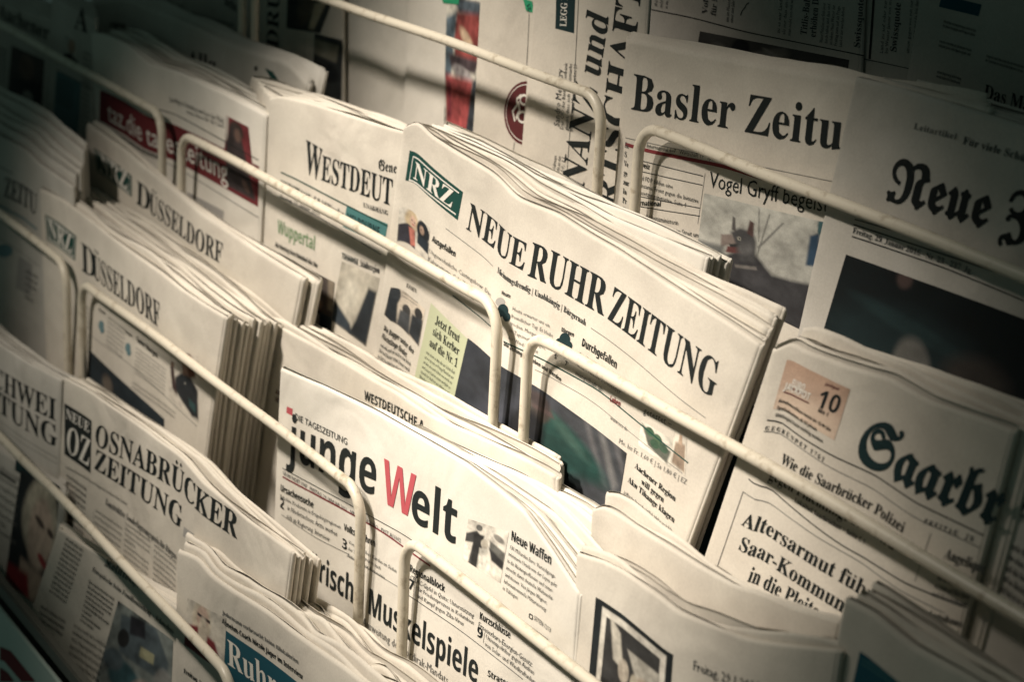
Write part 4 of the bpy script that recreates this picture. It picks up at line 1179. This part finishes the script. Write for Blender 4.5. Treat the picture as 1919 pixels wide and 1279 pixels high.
p = Paper('sideways hung newspaper with huge serif capitals reading upwards', 1, 0.018,
          [(1008, -90), (1100, -62), (1215, -25)], (978, 345), (1190, 400), n=1, T=0.003, back=[(1008, -96), (1215, -30)], seed=43, warp=0, amp=.0016,
          stack_label='spare copy behind the sideways newspaper with huge capitals', group='sideways newspapers with huge capitals')
p.text('FINANZ und', 'S', (1086, 425), (1142, 30), 42, 'k', 'masthead', rot=True); p.text('WIRTSCHAFT', 'S', (1150, 500), (1204, -30), 44, 'k', 'masthead', rot=True)
p.rule([(1085, -10), (1077, 150), (1060, 370)], 0.0004, 'd')
p.panel([(1043, -30), (1079, -24), (1041, 53), (1076, 62)], 'n', 'black_box'); p.text('LEGG MASON', 'S', (1062, 50), (1066, -60), 12, 'w', 'black_box', rot=True, off=.0003, upto='LEGG MASON')
p.text('Sandro Meichtry', 'r', (1049, 238), (1056, 130), 11, 'd', 'headline', rot=True, res=1)
for i, s in enumerate(('Der CIO der Bank Notenbank', 'glaubt, dass sich Finanzmarkt', 'Investment auf Devisenmärkte 23')):
    p.text(s, 'r', (1056 + i * 9, 243 + i * 2), (1064 + i * 9, 118 + i), 6, 'd', 'body_text', rot=True, res=1)
for i, s in enumerate(('von Goldman', 'Aktienmarkt an den', 'Seite 10, 11')):
    p.text(s, 'r', (1038 + i * 8, 348 + i * 2), (1044 + i * 8, 292 + i), 6, 'd', 'body_text', rot=True, res=1)
p.done()

p = Paper('pale grey sideways page with a maroon oval emblem of a vintage car', 1, 0.024,
          [(908, -130), (1012, -98)], (885, 285), (990, 330), n=1, T=0.003, back=[(908, -136), (1012, -104)], seed=44, warp=0, stack_label='spare copy behind the page with the maroon oval emblem', group='sideways pages with the maroon emblem', amp=.002)
p.disc((986, 212), 41, 60, 'm', 'emblem'); p.disc((986, 212), 37, 55, 'w', 'emblem', .0003, ring=.0005)
p.disc((980, 219), 8, 10, 'w', 'emblem', .0004, ring=.0014); p.disc((983, 187), 7, 9, 'w', 'emblem', .0004, ring=.0014)
p.rule([(966, 227), (962, 206), (970, 196), (970, 184), (978, 178)], .0016, 'w', 'emblem', .0004); p.rule([(968, 222), (975, 205), (972, 190)], .0022, 'w', 'emblem', .00036)
p.text('classic', 'I', (1000, 247), (1007, 165), 15, 'w', 'emblem', rot=True, off=.0004)
p.rule([(992, 25), (990, 80), (987, 128)], 0.0004, 'd'); p.rule([(965, 265), (958, 312)], 0.0004, 'd')
p.panel([(981, -4), (998, 2), (987, 20), (1003, 24)], 'sg', 'price_sticker', off=.0004); p.text('21', 'B', (997, 18), (994, 4), 6, 'n', 'price_sticker', rot=True, off=.0006, res=1)
p.done()

p = Paper('pale sideways magazine page with a red and grey figure picture', 1, 0.030,
          [(776, -170), (912, -128)], (755, 235), (888, 290), n=1, T=0.003, back=[(776, -176), (912, -134)], seed=45, warp=0, stack_label='spare copy behind the page with the red figure', group='sideways magazine pages with the red figure', material=PAPERW, amp=.002)
p.photo([(838, -10), (908, 5), (832, 255), (888, 275)], (.58, .56, .49),
        [('p', [(.2, 0), (1, 0), (1, .12), (.6, .12), (.35, .1)], .04, (.10, .13, .16)), ('p', [(.3, .1), (1, .08), (1, .45), (.3, .42), (.25, .3)], .05, (.26, .06, .055)), ('e', .62, .28, .22, .05, .3, .6, (.5, .38, .26)),
         ('p', [(.0, .15), (.3, .1), (.2, .55), (.0, .6)], .05, (.10, .14, .17)), ('p', [(.1, .4), (.95, .4), (.9, .5), (.2, .5)], .04, (.06, .045, .05)), ('e', .55, .52, .3, .05, .1, .4, (.30, .28, .28)), ('p', [(.02, .55), (.85, .55), (.75, 1), (.1, 1)], .05, (.28, .06, .06)),
         ('p', [(.85, .55), (1, .5), (.95, 1), (.7, 1)], .04, (.04, .045, .055)), ('p', [(.1, .6), (.2, .6), (.25, .85), (.15, .85)], .04, (.16, .03, .04))], 60, 110, 45, .3, 'picture of a red clothed figure')
p.panel([(829, -8), (862, -4), (831, 5), (860, 8)], 'sg', 'price_sticker', off=.0004)
p.done()

p = Paper('blank creased pale page standing between the pictured pages in the upper row', 1, 0.034,
          [(636, -210), (712, -185), (782, -168)], (636, 190), (762, 240), n=1, T=0.003, back=[(636, -216), (782, -174)], seed=46, warp=0, stack_label='spare page behind the blank creased page', group='blank creased pages', amp=.005, material=PAPERW)
p.done()

p = Paper('sideways newspaper with large serif capitals and dark photos near the top edge', 1, 0.030,
          [(486, -240), (642, -200)], (486, 100), (642, 170), n=1, T=0.003, back=[(486, -246), (642, -206)], seed=47, warp=0, stack_label='spare copy behind the sideways newspaper with dark photos', group='sideways newspapers with dark photos')
p.text('DRUCK', 'S', (522, 92), (526, -90), 22, 'k', 'masthead', rot=True)
p.photo([(541, -60), (640, -40), (537, 52), (600, 62)], (.03, .035, .034), [('e', .45, .6, .2, .3, 0, .4, (.10, .08, .06)), ('p', [(.65, .5), (.9, .4), (.8, .95), (.65, .95)], .05, (.4, .35, .25))], 50, 60, 47)
p.photo([(590, 62), (642, 75), (585, 170), (640, 190)], (.04, .045, .045), [('p', [(0, .1), (.9, .1), (.8, .4), (0, .35)], .04, (.25, .24, .19)), ('e', .6, .6, .3, .15, 0, .4, (.015, .018, .02))], 40, 60, 48)
p.rule([(572, 70), (570, 160)], 0.0003, 'g')
p.done()

p = Paper('sideways newspaper with faint text columns at the top left', 1, 0.022,
          [(285, -260), (470, -215)], (285, 60), (462, 90), n=1, T=0.003, back=[(285, -266), (470, -221)], seed=48, warp=0, stack_label='spare copy behind the sideways newspaper with faint columns', group='sideways newspapers with faint columns', material=PAPER2)
p.para((362, 15), (440, 38), (356, 62), 3, 'r', 'd', seed=50); p.text('GS', 'S', (306, 22), (345, 34), 22, 'd', 'headline'); p.rule([(348, -30), (346, 40)], 0.0003, 'g')
p.text('Berlin', 'S', (421, 8), (444, 22), 18, 'd', 'headline')
p.done()

# ------------------------------------------------------------------ tier 2 (topmost row, in the dark)
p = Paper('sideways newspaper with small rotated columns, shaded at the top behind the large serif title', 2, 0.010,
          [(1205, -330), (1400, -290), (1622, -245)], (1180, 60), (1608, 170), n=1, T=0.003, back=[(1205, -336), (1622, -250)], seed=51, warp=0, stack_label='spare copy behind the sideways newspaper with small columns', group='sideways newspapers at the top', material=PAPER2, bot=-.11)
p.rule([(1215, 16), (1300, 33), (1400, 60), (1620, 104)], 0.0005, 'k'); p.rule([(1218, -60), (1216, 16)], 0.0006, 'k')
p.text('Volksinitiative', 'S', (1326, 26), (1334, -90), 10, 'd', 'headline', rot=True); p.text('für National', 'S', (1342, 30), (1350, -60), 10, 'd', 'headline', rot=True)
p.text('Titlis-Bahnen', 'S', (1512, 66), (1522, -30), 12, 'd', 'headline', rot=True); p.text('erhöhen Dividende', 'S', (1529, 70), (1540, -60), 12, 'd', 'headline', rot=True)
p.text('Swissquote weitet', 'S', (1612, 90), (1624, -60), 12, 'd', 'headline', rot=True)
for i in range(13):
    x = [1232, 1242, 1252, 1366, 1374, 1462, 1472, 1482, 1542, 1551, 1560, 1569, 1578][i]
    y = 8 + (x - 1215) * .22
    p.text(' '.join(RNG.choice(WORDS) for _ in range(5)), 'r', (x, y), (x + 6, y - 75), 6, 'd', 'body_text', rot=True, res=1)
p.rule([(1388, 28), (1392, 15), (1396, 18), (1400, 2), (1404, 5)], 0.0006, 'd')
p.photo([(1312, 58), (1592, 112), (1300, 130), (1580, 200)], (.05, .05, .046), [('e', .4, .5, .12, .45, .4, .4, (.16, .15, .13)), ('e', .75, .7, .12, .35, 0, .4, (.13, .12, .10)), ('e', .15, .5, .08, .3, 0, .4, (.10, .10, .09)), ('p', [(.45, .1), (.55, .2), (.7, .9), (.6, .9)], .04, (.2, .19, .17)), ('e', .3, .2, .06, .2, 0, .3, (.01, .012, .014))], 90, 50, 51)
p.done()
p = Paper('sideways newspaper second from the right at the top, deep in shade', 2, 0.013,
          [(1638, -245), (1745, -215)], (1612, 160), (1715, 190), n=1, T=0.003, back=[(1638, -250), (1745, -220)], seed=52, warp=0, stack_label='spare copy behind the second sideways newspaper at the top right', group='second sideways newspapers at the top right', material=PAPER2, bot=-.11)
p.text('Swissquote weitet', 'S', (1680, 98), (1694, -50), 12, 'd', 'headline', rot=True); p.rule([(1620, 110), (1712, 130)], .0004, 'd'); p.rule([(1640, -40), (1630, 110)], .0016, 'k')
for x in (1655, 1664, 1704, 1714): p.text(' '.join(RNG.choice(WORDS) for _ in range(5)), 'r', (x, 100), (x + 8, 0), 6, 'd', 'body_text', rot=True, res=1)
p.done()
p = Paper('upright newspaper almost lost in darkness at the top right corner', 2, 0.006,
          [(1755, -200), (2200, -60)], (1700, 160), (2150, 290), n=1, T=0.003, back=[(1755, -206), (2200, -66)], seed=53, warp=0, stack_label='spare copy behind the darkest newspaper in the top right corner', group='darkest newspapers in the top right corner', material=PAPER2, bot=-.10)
p.panel([(1765, -10), (1840, 8), (1760, 12), (1834, 30)], 'b', 'dark_band')
p.text('Das Magazin', 'S', (1843, 182), (1990, 230), 26, 'k', 'headline')
for (x, y, w) in ((1770, 35, 60), (1762, 72, 60), (1850, 100, 70), (1758, 130, 45)):
    p.para((x, y), (x + w, y + w * .3), (x - 3, y + 16), 2, 'B', 'd', seed=int(x))
p.done()

bpy.data.objects.remove(_co)
